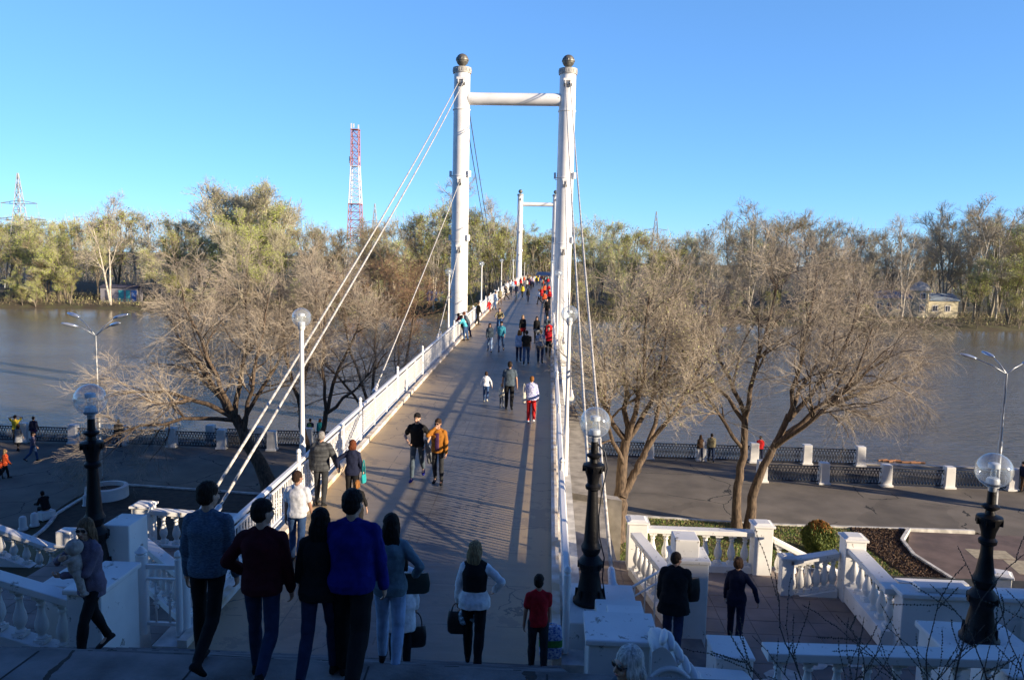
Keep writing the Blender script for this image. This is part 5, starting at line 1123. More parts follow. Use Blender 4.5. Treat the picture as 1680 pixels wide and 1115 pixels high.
def hand(q, B, i, curl=35, fingers=True, thick=1.0):
    w = B.wr[i]; d = (w-B.elb[i]).normalized(); sd = (-1, 1)[i]; n_ = getattr(B, 'palm', {}).get(i); n_ = Vector(n_) if n_ else Vector((-sd, .15, 0)); n_ = (n_-d*n_.dot(d)).normalized(); e = d.cross(n_).normalized()
    M3 = Matrix((e, n_, d)).transposed(); g_ = .9 if B.sex == 'f' else 1.0
    capsule(q, w-d*.02, w+d*.03, .026*g_, .030*g_, 8); ell(q, w+d*.055*g_, (.039*g_, .016*g_, .050*g_), rot=M3)
    fwd = 1 if e.y > 0 else -1
    for k, L in enumerate((.072, .082, .076, .058)):
        off = fwd*(.028-.0185*k)*g_; p = w+d*.092*g_+e*off; a = R(curl*.5+k*3); dd = d
        for sg, l in enumerate((.45, .32, .23)):
            dd = (d*math.cos(a)+n_*math.sin(a)); p2 = p+dd*L*l*1.05*g_; capsule(q, p, p2, (.0092-.0006*sg)*thick, (.0086-.0006*sg)*thick, 7); p = p2; a += R(curl*.75)
    p = w+d*.03+e*fwd*.03*g_; p2 = p+(d*.7+e*fwd*.55+n_*.35).normalized()*.042*g_; p3 = p2+(d*.85+n_*.45+e*fwd*.05).normalized()*.030*g_; capsule(q, p, p2, .0125*thick, .0105*thick, 7); capsule(q, p2, p3, .0105*thick, .0088*thick, 7)
def shoe_mb(q, B, i, heel=False):
    a = B.ank[i]; fd = B.foot[i]; up = Vector((1, 0, 0)).cross(fd); yaw = rot3('Z', R((6, -6)[i])); fd = yaw @ fd; up = yaw @ up
    base = a-up*.075; rings = []; sd = Vector((1, 0, 0)); sd = yaw @ sd
    for t, w, h in ((-.075, .012, .03), (-.068, .032, .06), (-.03, .038, .095), (.02, .040, .10), (.07, .044, .068), (.12, .048, .052), (.165, .044, .042), (.195, .026, .030), (.203, .008, .02)):
        r = []
        for k in range(12):
            an = k*math.tau/12; r.append(base+fd*t+sd*(w*math.cos(an))+up*(h*.5+h*.5*math.sin(an)*(1 if math.sin(an) > 0 else 1)))
        rings.append(r)
    q.loft(rings); capsule(q, a-up*.01, a+up*.03, .044, .042)
def head_vol(q, B, face=True):
    c = B.hc; r = B.hr; g_ = 1.0 if B.sex == 'f' else 1.06
    def P(x, y, z): return c+r @ Vector((x*g_, y*g_, z*g_))
    ell(q, P(0, -.012, .022), (.073*g_, .093*g_, .093*g_), rot=r, n=18, m=14); ell(q, P(0, .018, -.035), (.060*g_, .074*g_, .082*g_), rot=r, n=18, m=14); ell(q, P(0, .062, -.088), (.026, .022, .018), rot=r)
    capsule(q, B.neck-Vector((0, 0, .03)), c+r @ Vector((0, -.012, -.05)), .058 if B.sex == 'm' else .047, .052 if B.sex == 'm' else .043)
    for sd in (-1, 1): ell(q, P(sd*.074, -.008, -.008), (.009, .019, .031), rot=r @ rot3('Z', sd*.35), n=8, m=6)
    if face:
        capsule(q, P(0, .088, .012), P(0, .108, -.028), .008, .0135, 8); ell(q, P(0, .086, .026), (.045, .014, .012), rot=r); ell(q, P(0, .084, -.058), (.024, .012, .012), rot=r)
        for sd in (-1, 1): ell(q, P(sd*.038, .066, -.03), (.022, .02, .02), rot=r)
def hair_vol(q, B, style):
    c = B.hc; r = B.hr; g_ = (1.0 if B.sex == 'f' else 1.06)
    def P(x, y, z): return c+r @ Vector((x*g_, y*g_, z*g_))
    if style == 'crop':
        ell(q, P(0, -.020, .036), (.080*g_, .095*g_, .088*g_), rot=r, n=20, m=14); ell(q, P(0, -.036, .0), (.077*g_, .076*g_, .080*g_), rot=r)
    elif style in ('short', 'quiff'):
        ell(q, P(0, -.018, .044), (.082*g_, .099*g_, .088*g_), rot=r, n=20, m=14); ell(q, P(0, -.036, .0), (.079*g_, .079*g_, .088*g_), rot=r)
        if style == 'quiff': ell(q, P(.01, .045, .105), (.05, .045, .028), rot=r)
    else:
        ell(q, P(0, -.018, .036), (.088*g_, .098*g_, .094*g_), rot=r, n=20, m=14); ell(q, P(0, -.05, -.02), (.085*g_, .066*g_, .09*g_), rot=r)
        for sd in (-1, 1): ell(q, P(sd*.07, .01, -.03), (.020, .055, .07), rot=r)
        L = {'bob': .10, 'long': .26, 'verylong': .38, 'shoulder': .18, 'bun': 0, 'pony': 0}[style]
        if L:
            rings = []
            for t in np.linspace(0, 1, 7):
                z = -.02-L*t; w = .092+.018*math.sin(t*3)-.02*t*t; d_ = .062-.018*t; r_ = []
                for k in range(14): a = k*math.tau/14; p = P(w*math.cos(a), -.055+d_*math.sin(a)-.008*t, 0); r_.append(Vector((p.x, p.y-(.02*t if t < .6 else .012), c.z+z)))
                rings.append(r_)
            q.loft(rings)
            for sd in (-1, 1): capsule(q, P(sd*.075, .0, -.03), Vector((P(sd*.08, -.02, 0).x, P(sd*.08, -.02, 0).y, c.z-.05-L*.6)), .024, .016)
        if style == 'bun': ell(q, P(0, -.115, .045), (.042, .038, .042), rot=r); capsule(q, P(0, -.08, -.05), P(0, -.11, .04), .03, .03)
        if style == 'pony': capsule(q, P(0, -.09, .02), P(0, -.13, -.03), .024, .026); capsule(q, P(0, -.13, -.03), P(.01, -.12, -.17), .026, .01)
PN = 0
def person(label, loc, rz=0.0, H=1.75, sex='m', top='grey', sleeve=2.0, hem=.90, fit=.012, flare=0.0, bottom='darkjeans', skirt=None, shoe='black', hair='dark', style='short', skin='fair', lod=1, face=None, build=1.0,
           glasses=False, inner=None, quiet=False, legfit=.010, legslim=1.0, legt=1.93, coatopen=False, curl=35, palm=None, group=None, obj_mats=False, collar=None, backpack=None, hood=False, **pose):
    B = pose_body(H, sex, build=build, **pose); s = B.s; B.palm = palm or {}
    v = {0: .0075, 1: .011, 2: .022, 3: .035}[lod]*1.0; cv = {0: .012, 1: .014, 2: .022, 3: .035}[lod]; face = face if face is not None else lod <= 1
    t = thing("person", label, 'person', loc, rz, group); sc_ = s
    def fin(q, nm, m, vox, disp=0, tex=None, par=t, sm=2): scl(q, s); o = q.build(nm, m, par, smooth=True); remesh(o, vox, disp, tex, sm); return o
    # body: one continuous surface
    q = MB(); torso(q, B, -.012, .88, 1.46); head_vol(q, B, lod <= 2)
    for i in (0, 1):
        arm_vol(q, B, i, -.002 if sleeve < 1.3 else -.010); leg_vol(q, B, i, -.004 if (skirt or not bottom) else -.018); hand(q, B, i, curl, thick=1.0 if lod < 2 else 1.6); capsule(q, B.ank[i], B.ank[i]+B.foot[i]*.09-Vector((0, 0, .04)), .032, .025)
    body = fin(q, 'body', SK[skin], v, sm=1)
    th = .9 if lod < 2 else 1
    q = MB(); hair_vol(q, B, style); fin(q, 'hair', hairm(hair), max(v, .009), .014 if lod < 2 else 0, TEXH)
    q = MB(); torso(q, B, fit, hem, 1.462, flare)
    for i in (0, 1):
        if sleeve > 0: arm_vol(q, B, i, fit*.9+.002, t1=sleeve, cuff=.006 if sleeve < 1 else 0)
    nm = {True: 'coat'}.get(hem < .75, 'jacket' if fit > .018 else 'shirt'); fin(q, nm, C[top], cv, .034 if lod < 2 else .01, TEXC)
    q = MB()
    if skirt:
        z1, col, fl = skirt; rings = []
        for z in np.linspace(z1, 1.04, 7):
            k = (1.04-z)/(1.04-z1); rx = (.135+.045*min(1, k*2.5)+fl*k)*build; rings.append([B.T(max(z, .86), rx*math.cos(a)*(1+.03*math.sin(a*7)*k), rx*.72*math.sin(a)) - Vector((0, 0, max(0, .86-z))) for a in np.linspace(0, math.tau, 21)[:-1]])
        q.loft(rings); fin(q, 'skirt', C[col], cv, .01, TEXC); q = MB()
    if bottom:
        if not skirt: torso(q, B, .006, .86, 1.04)
        for i in (0, 1): leg_vol(q, B, i, legfit*(0.2 if skirt else 1), t1=legt, slim=legslim, cuff=.004 if not skirt else 0)
        fin(q, 'tights' if skirt else 'trousers', C[bottom], cv, .018 if lod < 2 else 0, TEXC)
    for i in (0, 1): q = MB(); shoe_mb(q, B, i); fin(q, 'shoe', C[shoe] if shoe in C else shoe, min(cv, .012) if lod < 2 else cv)
    hc, hr = B.hc, B.hr; g_ = 1.0 if sex == 'f' else 1.06
    def P(x, y, z): return hc+hr @ Vector((x*g_, y*g_, z*g_))
    if face and lod <= 1:
        if glasses:
            q = MB(); [ell(q, P(sd*.032, .094, .006), (.028, .008, .021), rot=hr) for sd in (-1, 1)]; q.tube([P(-.01, .1, .01), P(.01, .1, .01)], .003, 6)
            for sd in (-1, 1): q.tube([P(sd*.058, .085, .01), P(sd*.076, .0, .008)], .003, 6)
            scl(q, s); q.build('sunglasses', mat("dark_lens", (.01, .01, .012), .12), t, smooth=True)
        else:
            for sd in (-1, 1): q = MB(); ell(q, P(sd*.031, .083, .004), (.013, .006, .0065), rot=hr); scl(q, s); q.build('eye', mat("eye_dark", (.05, .035, .03), .2), t, smooth=True)
        for sd in (-1, 1):
            q = MB(); capsule(q, P(sd*.016, .098, .027), P(sd*.048, .086, .026), .0045, .0035, 6); scl(q, s); q.build('eyebrow', hairm(hair if hair != 'white' else 'grey'), t, smooth=True)
        q = MB(); ell(q, P(0, .094, -.058), (.022, .006, .0065), rot=hr); scl(q, s); q.build('mouth', mat("lips", (.36, .12, .10), .5), t, smooth=True)
    if backpack:
        q = MB(); c = B.T(1.25, 0, -.19); ell(q, c, (.14, .075, .20), rot=B.Rl); ell(q, c+Vector((0, -.04, -.06)), (.10, .06, .10)); fin(q, 'backpack', C[backpack], cv)
    t['_s'] = s; B.root = t
    del t['_s']
    return B
def wpt(B, loc, rz, p):            # a body point in the world
    return Vector(loc) + Matrix.Rotation(rz, 3, 'Z') @ (Vector(p)*B.s)
def zg(y):
    if y < 7.2: return 2.05
    if y < 11.1: return 2.05-.158*min(12, int((y-7.2)/.3)+1)
    return deckz(y)
def gpos(x, y): return (x, y, zg(y))
def landing(px, top, H, y0=4.5, y1=7.15):
    for _ in range(40):
        ym = (y0+y1)/2; p = AY(px, top, ym)
        if p.z > 2.05+H: y0 = ym
        else: y1 = ym
    return (AY(px, top, (y0+y1)/2).x, (y0+y1)/2, 2.05)
def dk(px, py): p = DK(px, py); return (p.x, p.y, p.z)

# --- foreground, seen from behind
print('landing', [tuple(round(c, 2) for c in landing(*a)) for a in ((338, 789, 1.82), (428, 817, 1.74), (575, 800, 1.86), (526, 829, 1.68), (640, 852, 1.66))])
WALK = dict(legs=((16, 8), (-16, 26)), arms=((-14, 6, 14), (14, 6, 20)))
WALK2 = dict(legs=((-16, 26), (16, 8)), arms=((14, 6, 20), (-14, 6, 14)))
person("man in heather blue grey sweater and black trousers, leftmost of the group seen from behind", landing(338, 789, 1.82), 0.0, 1.82, top='heather', bottom='black', hair='dark', style='short', lod=0, hem=.88, fit=.014, legs=((4, 4), (-18, 36)), arms=((0, 9, 8), (2, 9, 12)), head=(25, 4), legslim=.86)
person("man in burgundy sweater and dark jeans, head turned right, seen from behind", landing(428, 817, 1.74), 0.0, 1.74, top='burgundy', bottom='darkjeans', hair='black', style='short', lod=0, build=1.06, hem=.86, fit=.018, legs=((10, 6), (-12, 40, 4)), arms=(('ik', (-.20, .13, .98), (-1, -.6, -.3)), (6, 10, 8)), head=(38, 6), legslim=.9)
person("broad man in a royal blue sweater and black trousers seen from behind", landing(577, 800, 1.86), 0.0, 1.86, top='royal', bottom='black', hair='black', style='short', lod=0, build=1.14, hem=.86, fit=.020, legs=((12, 8), (-14, 32)), arms=((4, 6, 24), (6, 13, 6)), head=(14, 5), legfit=.02)
person("woman with long black hair, black blouse and blue jeans left of the man in blue", landing(524, 829, 1.68, 6.0, 7.15), 0.05, 1.68, 'f', top='black', sleeve=1.4, bottom='darkjeans', hair='black', style='shoulder', lod=0, hem=.84, fit=.02, flare=.02, legs=((-12, 28), (14, 10)), arms=((4, 12, 10), (6, 10, 30)), head=(0, 6), legslim=.92)
Lg = (-1.56, 7.72, zg(7.72)); B = person("woman with very long black hair and grey green denim shirt carrying a dark green bag", Lg, 0.0, 1.66, 'f', top='denim', bottom='paleblue', hair='black', style='verylong', lod=0, hem=.84, fit=.018, legs=((10, 8), (-8, 14)), arms=((0, 8, 30), ('ik', (.25, .16, 1.0), (1, -.7, -.3))), head=(0, 4))
def bag(name, label, loc, d, m, handles=True, rz=0, hh=.14, hang=None, bands=None):
    t = thing(name, label, 'bag', loc, rz); w, dp, h = d; rings = []
    for z, a, b_ in ((0, .80, .8), (.03*h/.3, .95, 1), (h*.5, 1, 1), (h*.93, .9, .62), (h, .86, .42)): rings.append([(w/2*a*math.copysign(abs(math.cos(x))**.5, math.cos(x)), dp/2*b_*math.copysign(abs(math.sin(x))**.6, math.sin(x)), z) for x in np.linspace(0, math.tau, 21)[:-1]])
    q = MB(); q.loft(rings); q.build('body', m, t, smooth='auto')
    if bands:
        for z0, z1, mm in bands: q = MB(); q.loft([[(w/2*1.01*math.copysign(abs(math.cos(x))**.5, math.cos(x)), dp/2*1.03*math.copysign(abs(math.sin(x))**.6, math.sin(x)), z) for x in np.linspace(0, math.tau, 21)[:-1]] for z in (z0*h, z1*h)], cap=False); q.build('band', mm, t, smooth=True)
    if handles:
        for sy in (-1, 1): q = MB(); q.tube([(w*.28*math.cos(a), sy*dp*.18*(1-math.sin(a)*.8), h*.95+hh*math.sin(a)) for a in np.linspace(0, math.pi, 9)], .008, 6); q.build('handle', m, t, smooth=True)
    return t
w = wpt(B, Lg, 0, B.wr[1]); LEA = mat("dark_green_leather", (.02, .035, .03), .4, var=.3); BLK = mat("black_leather", (.012, .012, .013), .35, var=.3)
bag("clutch_bag", "dark green flap bag under the right hand of the long haired woman", (w.x-.02, w.y+.05, w.z-.23), (.34, .09, .22), LEA, False, .15)
Lw = (-1.76, 9.35, zg(9.35)); B = person("woman in knee length white coat and black tights behind the long haired woman", Lw, 0.05, 1.64, 'f', top='white', bottom='black', hair='black', style='long', lod=0, hem=.60, fit=.022, flare=.02, legs=((6, 6), (-4, 8)), arms=((4, 8, 10), (6, 9, 8)), shoe='black', legt=1.96, legslim=.85)
w = wpt(B, Lw, .05, B.wr[1]); bag("handbag", "black studded handbag hanging from the white coat woman's right hand", (w.x, w.y, w.z-.52), (.27, .14, .27), BLK, True, .2, .19)
Lb = (-0.87, 9.85, zg(9.85)); B = person("blonde woman in a white blouse with black vest and black trousers walking away", Lb, 0.0, 1.72, 'f', top='white', bottom='black', hair='blonde', style='shoulder', lod=0, hem=.84, fit=.020, flare=.05, legs=((10, 6, 0), (-10, 22, -1)), arms=((2, 15, 14), ('ik', (.27, .12, 1.02), (1, -.6, 0))), head=(22, 8), shoe='black')
q = MB(); torso(q, B, .030, 1.06, 1.45); scl(q, B.s); v_ = q.build('vest', C['black'], B.root, smooth=True); remesh(v_, .012, .01, TEXC)
w = wpt(B, Lb, 0, B.wr[0]); bag("paper_wrapped_bag", "dark carrier bag in the blonde woman's left hand", (w.x+.0, w.y, w.z-.44), (.27, .17, .30), BLK, True, 0, .12)
t = thing("flower_wrap", "crumpled white translucent wrapping beside the dark bag", "wrapping", (w.x+.13, w.y-.03, w.z-.34)); q = MB(); q.ball((0, 0, .13), (.12, .09, .13), 14, 10); o = q.build("wrap", mat("translucent_film", (.30, .42, .50), .25), t, smooth=True); remesh(o, .012, .05, TEXH)
Lc = (-0.02, 10.25, zg(10.25)); B = person("boy in a red T-shirt and dark trousers carrying a patterned bag", Lc, 0.08, 1.42, 'm', top='crimson', sleeve=.6, bottom='charcoal', hair='dark', style='short', skin='tan', lod=0, hem=.86, fit=.016, legs=((4, 4), (-6, 10)), arms=((0, 12, 8), (16, 7, 8)), head=(12, 4), build=.9)
w = wpt(B, Lc, .08, B.wr[1]); PAT = mat("blue_white_pattern", (.55, .68, .80), .6, var2=(.03, .10, .40), scale=34); GRB = mat("green_band", (.06, .30, .05), .6, scale=30, var2=(.02, .15, .03))
bag("shopping_bag", "blue and white patterned shopping bag with a green band held by the boy in red", (w.x+.03, w.y, w.z-.56), (.33, .15, .46), PAT, True, .1, .06, bands=((.38, .6, GRB),))
# woman with baby
La = (-5.02, 8.15, zg(8.15)+.02); ra = R(158); B = person("woman in a mauve cardigan, sunglasses and black leggings holding a baby on the left steps", La, ra, 1.66, 'f', top='mauve', bottom='black', hair='light', style='long', lod=0, hem=.80, fit=.016, legs=((26, 18, 3), (-14, 12, 3)), arms=(('ik', (.10, .27, 1.10), (-1, -.3, -1)), ('ik', (.10, .30, 1.30), (1, -.2, -.6))), head=(-22, 4), glasses=True, legslim=.86, palm={0: (.3, -1, .6), 1: (-.3, -1, .2)}, curl=45)
CRM = cloth('cream_fleece', (.46, .40, .35), scale=20)
bc = wpt(B, La, ra, Vector((.0, .19, 1.02))+Vector((0, 0, B.dz))); t = thing("person", "baby in a cream fleece suit with a bear eared hood held against the woman's shoulder", "baby", bc, ra+R(140)); t.scale = (.92, .92, .92)
q = MB(); ell(q, (0, 0, .22), (.10, .085, .15)); ell(q, (0.01, .0, .41), (.075, .08, .085)); capsule(q, (-.05, .02, .12), (-.07, .05, -.08), .055, .042); capsule(q, (.05, .02, .12), (.05, .07, -.10), .055, .042)
capsule(q, (-.075, -.01, .30), (-.09, -.12, .27), .034, .026); capsule(q, (.075, -.01, .30), (.09, -.12, .27), .034, .026); ell(q, (-.07, .06, -.13), (.035, .05, .03)); ell(q, (.05, .09, -.15), (.035, .05, .03))
o = q.build("body", CRM, t, smooth=True); remesh(o, .009, .012, TEXH)
q = MB(); ell(q, (.01, .0, .425), (.098, .10, .100)); [ell(q, (.01+sd*.062, .0, .503), (.020, .014, .018)) for sd in (-1, 1)]; o = q.build("hood", CRM, t, smooth=True); remesh(o, .009, .008, TEXH)
q = MB(); ell(q, (.0, -.045, .405), (.060, .062, .062)); ell(q, (0, -.108, .40), (.009, .008, .009)); o = q.build("face", SK['fair'], t, smooth=True); remesh(o, .007)
for sd in (-1, 1): q = MB(); ell(q, (sd*.022, -.104, .418), (.008, .005, .006)); q.build("eye", mat("eye_dark", (.05, .035, .03), .2), t, smooth=True)
# white haired person climbing at the bottom edge
person("white haired person in sunglasses at the bottom edge, seen to the shoulders", (0.60, 4.72, 2.05), R(120), 1.62, 'f', top='slate', bottom='charcoal', hair='white', style='bob', lod=0, head=(0, 0), glasses=True, **{k: v for k, v in WALK.items()})
# right terrace
Lm = (2.33, 13.2, -.80); B = person("man in a loose black jacket leaning forward on the right terrace", Lm, -.25, 1.80, top='black', bottom='darkjeans', hair='dark', style='crop', skin='tan', lod=0, hem=.74, fit=.05, flare=.05, lean=13, legs=((14, 10), (-14, 24)), arms=((6, 10, 20), (22, 8, 40)), head=(35, 10), legfit=.02, build=1.08)
w = wpt(B, Lm, -.25, B.wr[1]); bag("shoulder_bag", "black shoulder bag at the side of the man in the black jacket", (w.x+.08, w.y, w.z-.22), (.24, .14, .42), BLK, False, .3)
person("woman in a navy top and trousers striding across the right terrace, arm swung out", (3.72, 14.4, -1.18), -.35, 1.70, 'f', top='navy', bottom='navy', hair='brown', style='bun', lod=0, hem=.78, fit=.016, flare=.01, legs=((14, 8), (-14, 30)), arms=((6, 14, 10), (-10, 42, 16)), head=(20, 10), legslim=1.05)
# --- on the deck
person("young man in a white T-shirt and blue jeans walking away beside the left railing", dk(488, 921), 0.0, 1.80, top='white', sleeve=.62, bottom='jeans', hair='brown', style='short', skin='tan', lod=0, hem=.88, fit=.018, legs=((4, 4), (-10, 16)), arms=((-4, 8, 6), (6, 12, 16)), head=(30, 6), legslim=.95)
Lp = dk(527, 828); person("man in a dark grey quilted jacket holding a woman's hand, seen from behind", Lp, .0, 1.76, top='quilt', bottom='charcoal', hair='grey', style='crop', skin='tan', lod=0, hem=.82, fit=.036, legs=((4, 4), (-6, 14)), arms=((-4, 10, 14), ('ik', (.40, .06, .86), (1, -.5, -.2))), build=1.05)
Lq = dk(578, 833); person("red brown haired woman in navy holding hands with the man in quilted jacket", Lq, .0, 1.62, 'f', top='navy', sleeve=1.75, bottom='black', hair='red', style='bob', lod=0, hem=.84, fit=.018, arms=(('ik', (-.38, .04, .98), (-1, -.5, -.2)), (-6, 16, 34)), legs=((2, 2), (-6, 12)))
bag("small_bag", "small teal bag hanging at the hip of the red haired woman", (Lq[0]+.27, Lq[1]-.02, Lq[2]+.62), (.16, .07, .20), C['teal'], True, 1.2, .35)
person("girl with a ginger ponytail in black, half hidden by the man in blue", dk(585, 893), .15, 1.36, 'f', top='black', sleeve=1.3, bottom='black', hair='ginger', style='pony', lod=0, hem=.84, fit=.014, arms=((4, 10, 10), (6, 18, 14)), legs=((4, 4), (-6, 10)))
Lt = dk(684, 786); B = person("young man in black T-shirt walking towards the camera with a jacket in hand", Lt, R(180), 1.80, top='black', sleeve=.62, bottom='slate', hair='black', style='quiff', lod=0, hem=.88, fit=.014, legs=((-14, 30), (14, 6)), arms=(('ik', (-.24, .02, .92), (-1, -.6, 0)), ('ik', (.20, .20, 1.02), (1, -1, -.2))), head=(10, 6), shoe='royal', skin='fair', legslim=.9)
w = wpt(B, Lt, R(180), B.wr[0]); t = thing("folded_jacket", "grey jacket hanging from the hand of the man in the black T-shirt", "jacket", (w.x+.03, w.y-.02, w.z-.02)); q = MB(); capsule(q, (-.05, 0, .12), (.12, 0, -.30), .05, .06); capsule(q, (-.02, 0, .05), (.05, .03, -.42), .045, .06); capsule(q, (.06, 0, -.1), (.14, 0, -.45), .04, .05); o = q.build("cloth", C['grey'], t, smooth=True); remesh(o, .014, .05, TEXC)
Lo = dk(718, 794); B = person("bearded man in a mustard jacket and sunglasses with one hand at his mouth", Lo, R(176), 1.72, top='mustard', bottom='charcoal', hair='brown', style='short', skin='tan', lod=0, hem=.84, fit=.022, legs=((4, 6), (-6, 12)), arms=((2, 10, 12), ('ik', (.05, .20, 1.50), (1, .1, -1))), head=(10, 4), glasses=True, legslim=.9, palm={1: (-.3, -1, 0)}, curl=60)
q = MB(); [q.loft([[B.T(z, sx+.052*math.cos(a), .132+.010*math.sin(a)) for a in np.linspace(0, math.tau, 9)[:-1]] for z in (.90, 1.0, 1.1, 1.2, 1.3, 1.38)]) for sx in (0,)]; scl(q, B.s); q.build('shirt_front', C['purple'], B.root, smooth=True)
q = MB(); ell(q, B.hc+B.hr @ Vector((0, .052, -.082)), (.044, .036, .030), rot=B.hr); scl(q, B.s); q.build('beard', hairm('brown'), B.root, smooth=True)
person("man in a slate T-shirt and black trousers walking away down the middle of the deck", dk(835, 671), 0, 1.80, top='slate', sleeve=.55, bottom='black', hair='dark', style='short', skin='tan', lod=1, hem=.86, fit=.018, legs=((4, 4), (-10, 26)), arms=((4, 13, 16), (-4, 16, 10)), build=1.08, shoe='charcoal')
person("girl in a white top and blue jeans with arms held out beside the walking man", dk(797, 659), 0, 1.20, 'f', top='white', bottom='jeans', hair='brown', style='pony', lod=1, hem=.90, legs=((6, 6), (-16, 30)), arms=((4, 26, 12), (4, 30, 8)), shoe='cream')
person("toddler in a pale top holding the hand of the man in the slate T-shirt", dk(823, 668), 0, .92, 'f', top='cream', bottom='grey', hair='blonde', style='bob', lod=1, legs=((6, 6), (-8, 12)), arms=((4, 12, 10), ('ik', (.26, .05, 1.5), (1, 0, 0))), build=1.1)
Lr = dk(871, 692); B = person("woman in red trousers and a blue and white patterned blouse with a cream tote", Lr, .02, 1.62, 'f', top='floral', sleeve=1.75, bottom='red', hair='ginger', style='short', lod=1, hem=.84, fit=.024, flare=.01, legs=((-2, 4), (-10, 24)), arms=((6, 14, 20), (4, 14, 12)), shoe='white', build=1.1)
bag("tote_bag", "cream shoulder tote of the woman in red trousers", (Lr[0]-.26, Lr[1], Lr[2]+.68), (.12, .30, .36), C['cream'], True, .1, .32)
person("woman in a dark blue jacket and pale jeans walking towards the camera", dk(803, 577), R(182), 1.66, 'f', top='slate', bottom='paleblue', hair='brown', style='long', lod=1, fit=.024, **WALK)
person("man in a pale turquoise shirt and jeans walking towards the camera beside her", dk(822, 576), R(178), 1.74, top='turq', sleeve=1.2, bottom='jeans', hair='dark', lod=1, **WALK2)
person("ginger haired woman in pale blue shirt walking away, left of the trio", dk(851, 592), 0, 1.66, 'f', top='paleblue', bottom='darkjeans', hair='ginger', style='long', lod=1, hem=.8, fit=.022, **WALK)
person("broad man in a black T-shirt and blue jeans walking away beside the ginger woman", dk(863, 597), 0, 1.76, top='black', sleeve=.6, bottom='jeans', hair='dark', style='crop', lod=1, build=1.15, fit=.02, **WALK2)
person("man in blue and white plaid shirt walking away near the right railing", dk(886, 595), 0, 1.76, top='plaid', bottom='darkjeans', hair='light', style='crop', lod=1, build=1.15, fit=.02, **WALK)
person("blonde woman in a black jacket and red skirt walking away behind the trio", dk(857, 560), R(180), 1.70, 'f', top='black', bottom='black', skirt=(.66, 'red', .03), hair='blonde', style='long', lod=1, fit=.02, **WALK)
person("woman in a black jacket and patterned skirt coming towards the camera", dk(880, 562), R(180), 1.68, 'f', top='black', bottom='black', skirt=(.66, 'grey', .03), hair='dark', style='long', lod=1, fit=.02, **WALK2)
LEANP = dict(lean=26, legs=((4, 4), (-8, 6)), arms=(('ik', (-.16, .42, 1.10), (-1, 0, -1)), ('ik', (.16, .42, 1.10), (1, 0, -1))))
person("woman in a turquoise top leaning on the left railing near the tower", dk(763, 558), R(75), 1.66, 'f', top='turq', bottom='jeans', hair='dark', style='long', lod=1, **LEANP)
person("man in a denim jacket behind the turquoise woman at the left railing", dk(768, 553), R(85), 1.74, top='slate', bottom='darkjeans', hair='red', lod=1, **LEANP)
person("person in a red top with dark trousers leaning at the left railing", dk(757, 552), R(60), 1.6, 'f', top='red', bottom='black', hair='dark', style='bob', lod=1, **LEANP)
person("man in black standing with his back to the left railing beyond the tower", dk(784, 533), R(-60), 1.76, top='black', bottom='black', hair='dark', lod=1, fit=.02)
person("woman in a white top by the left railing beyond the tower", dk(801, 510), R(-80), 1.64, 'f', top='white', bottom='red', hair='dark', style='long', lod=1)
person("man in a pale blue shirt beside her at the left railing beyond the tower", dk(812, 508), R(-70), 1.76, top='paleblue', bottom='jeans', hair='dark', lod=1)
person("child in red crouched low by the left railing beyond the tower", dk(804, 509), R(-60), 1.0, 'f', top='red', bottom='red', hair='dark', style='bob', lod=1)
for px, py, top, bot, lab in ((899, 585, 'crimson', 'black', 'person in a crimson top beside the right railing, behind the plaid shirt man'), (897, 560, 'slate', 'darkjeans', 'person in a slate jacket close to the right railing'), (900, 572, 'red', 'navy', 'person in a red patterned top at the right railing'), (897, 522, 'black', 'black', 'person in black near the right railing by the tower'), (893, 506, 'orange', 'grey', 'person in an orange shirt walking by the right railing'), (901, 500, 'red', 'charcoal', 'person in a red jacket walking by the right railing')):
    person(lab, dk(px, py), R(random.choice((0, 180, 10, 170))), 1.70, random.choice('mf'), top=top, bottom=bot, hair='dark', lod=2, **WALK)
# cyclists
def bicycle(label, loc, rz, child=False):
    t = thing("bicycle", label, "bicycle", loc, rz, "bicycles on the bridge"); k = .75 if child else 1
    for y in (-.52*k, .52*k):
        q = MB(); q.tube([(0, y+.33*k*math.cos(a), .34*k+.33*k*math.sin(a)) for a in np.linspace(0, math.tau, 25)], .02, 6, cap=False); wh = q.build('wheel', IRON, t, smooth=True)
        q = MB(); [q.tube([(0, y, .34*k), (0, y+.32*k*math.cos(a), .34*k+.32*k*math.sin(a))], .004, 3) for a in np.linspace(0, math.tau, 13)[:-1]]; q.build('spokes', GALV, wh)
    q = MB()
    for a, b in (((0, -.52, .34), (0, -.08, .30)), ((0, -.08, .30), (0, -.2, .82)), ((0, -.2, .78), (0, .38, .82)), ((0, -.08, .30), (0, .40, .75)), ((0, -.52, .34), (0, -.18, .74)), ((0, .52, .34), (0, .38, .95))): q.tube([Vector(a)*k, Vector(b)*k], .018, 6)
    q.build('frame', mat("bike_frame", (.03, .12, .3), .4), t, smooth=True)
    q = MB(); q.tube([Vector((-.28, .34, 1.0))*k, Vector((-.1, .40, .98))*k, Vector((.1, .40, .98))*k, Vector((.28, .34, 1.0))*k], .014, 6); q.build('handlebar', IRON, t, smooth=True); q = MB(); ell(q, Vector((0, -.22, .88))*k, (.07, .13, .03)); q.build('saddle', IRON, t, smooth=True)
    return t
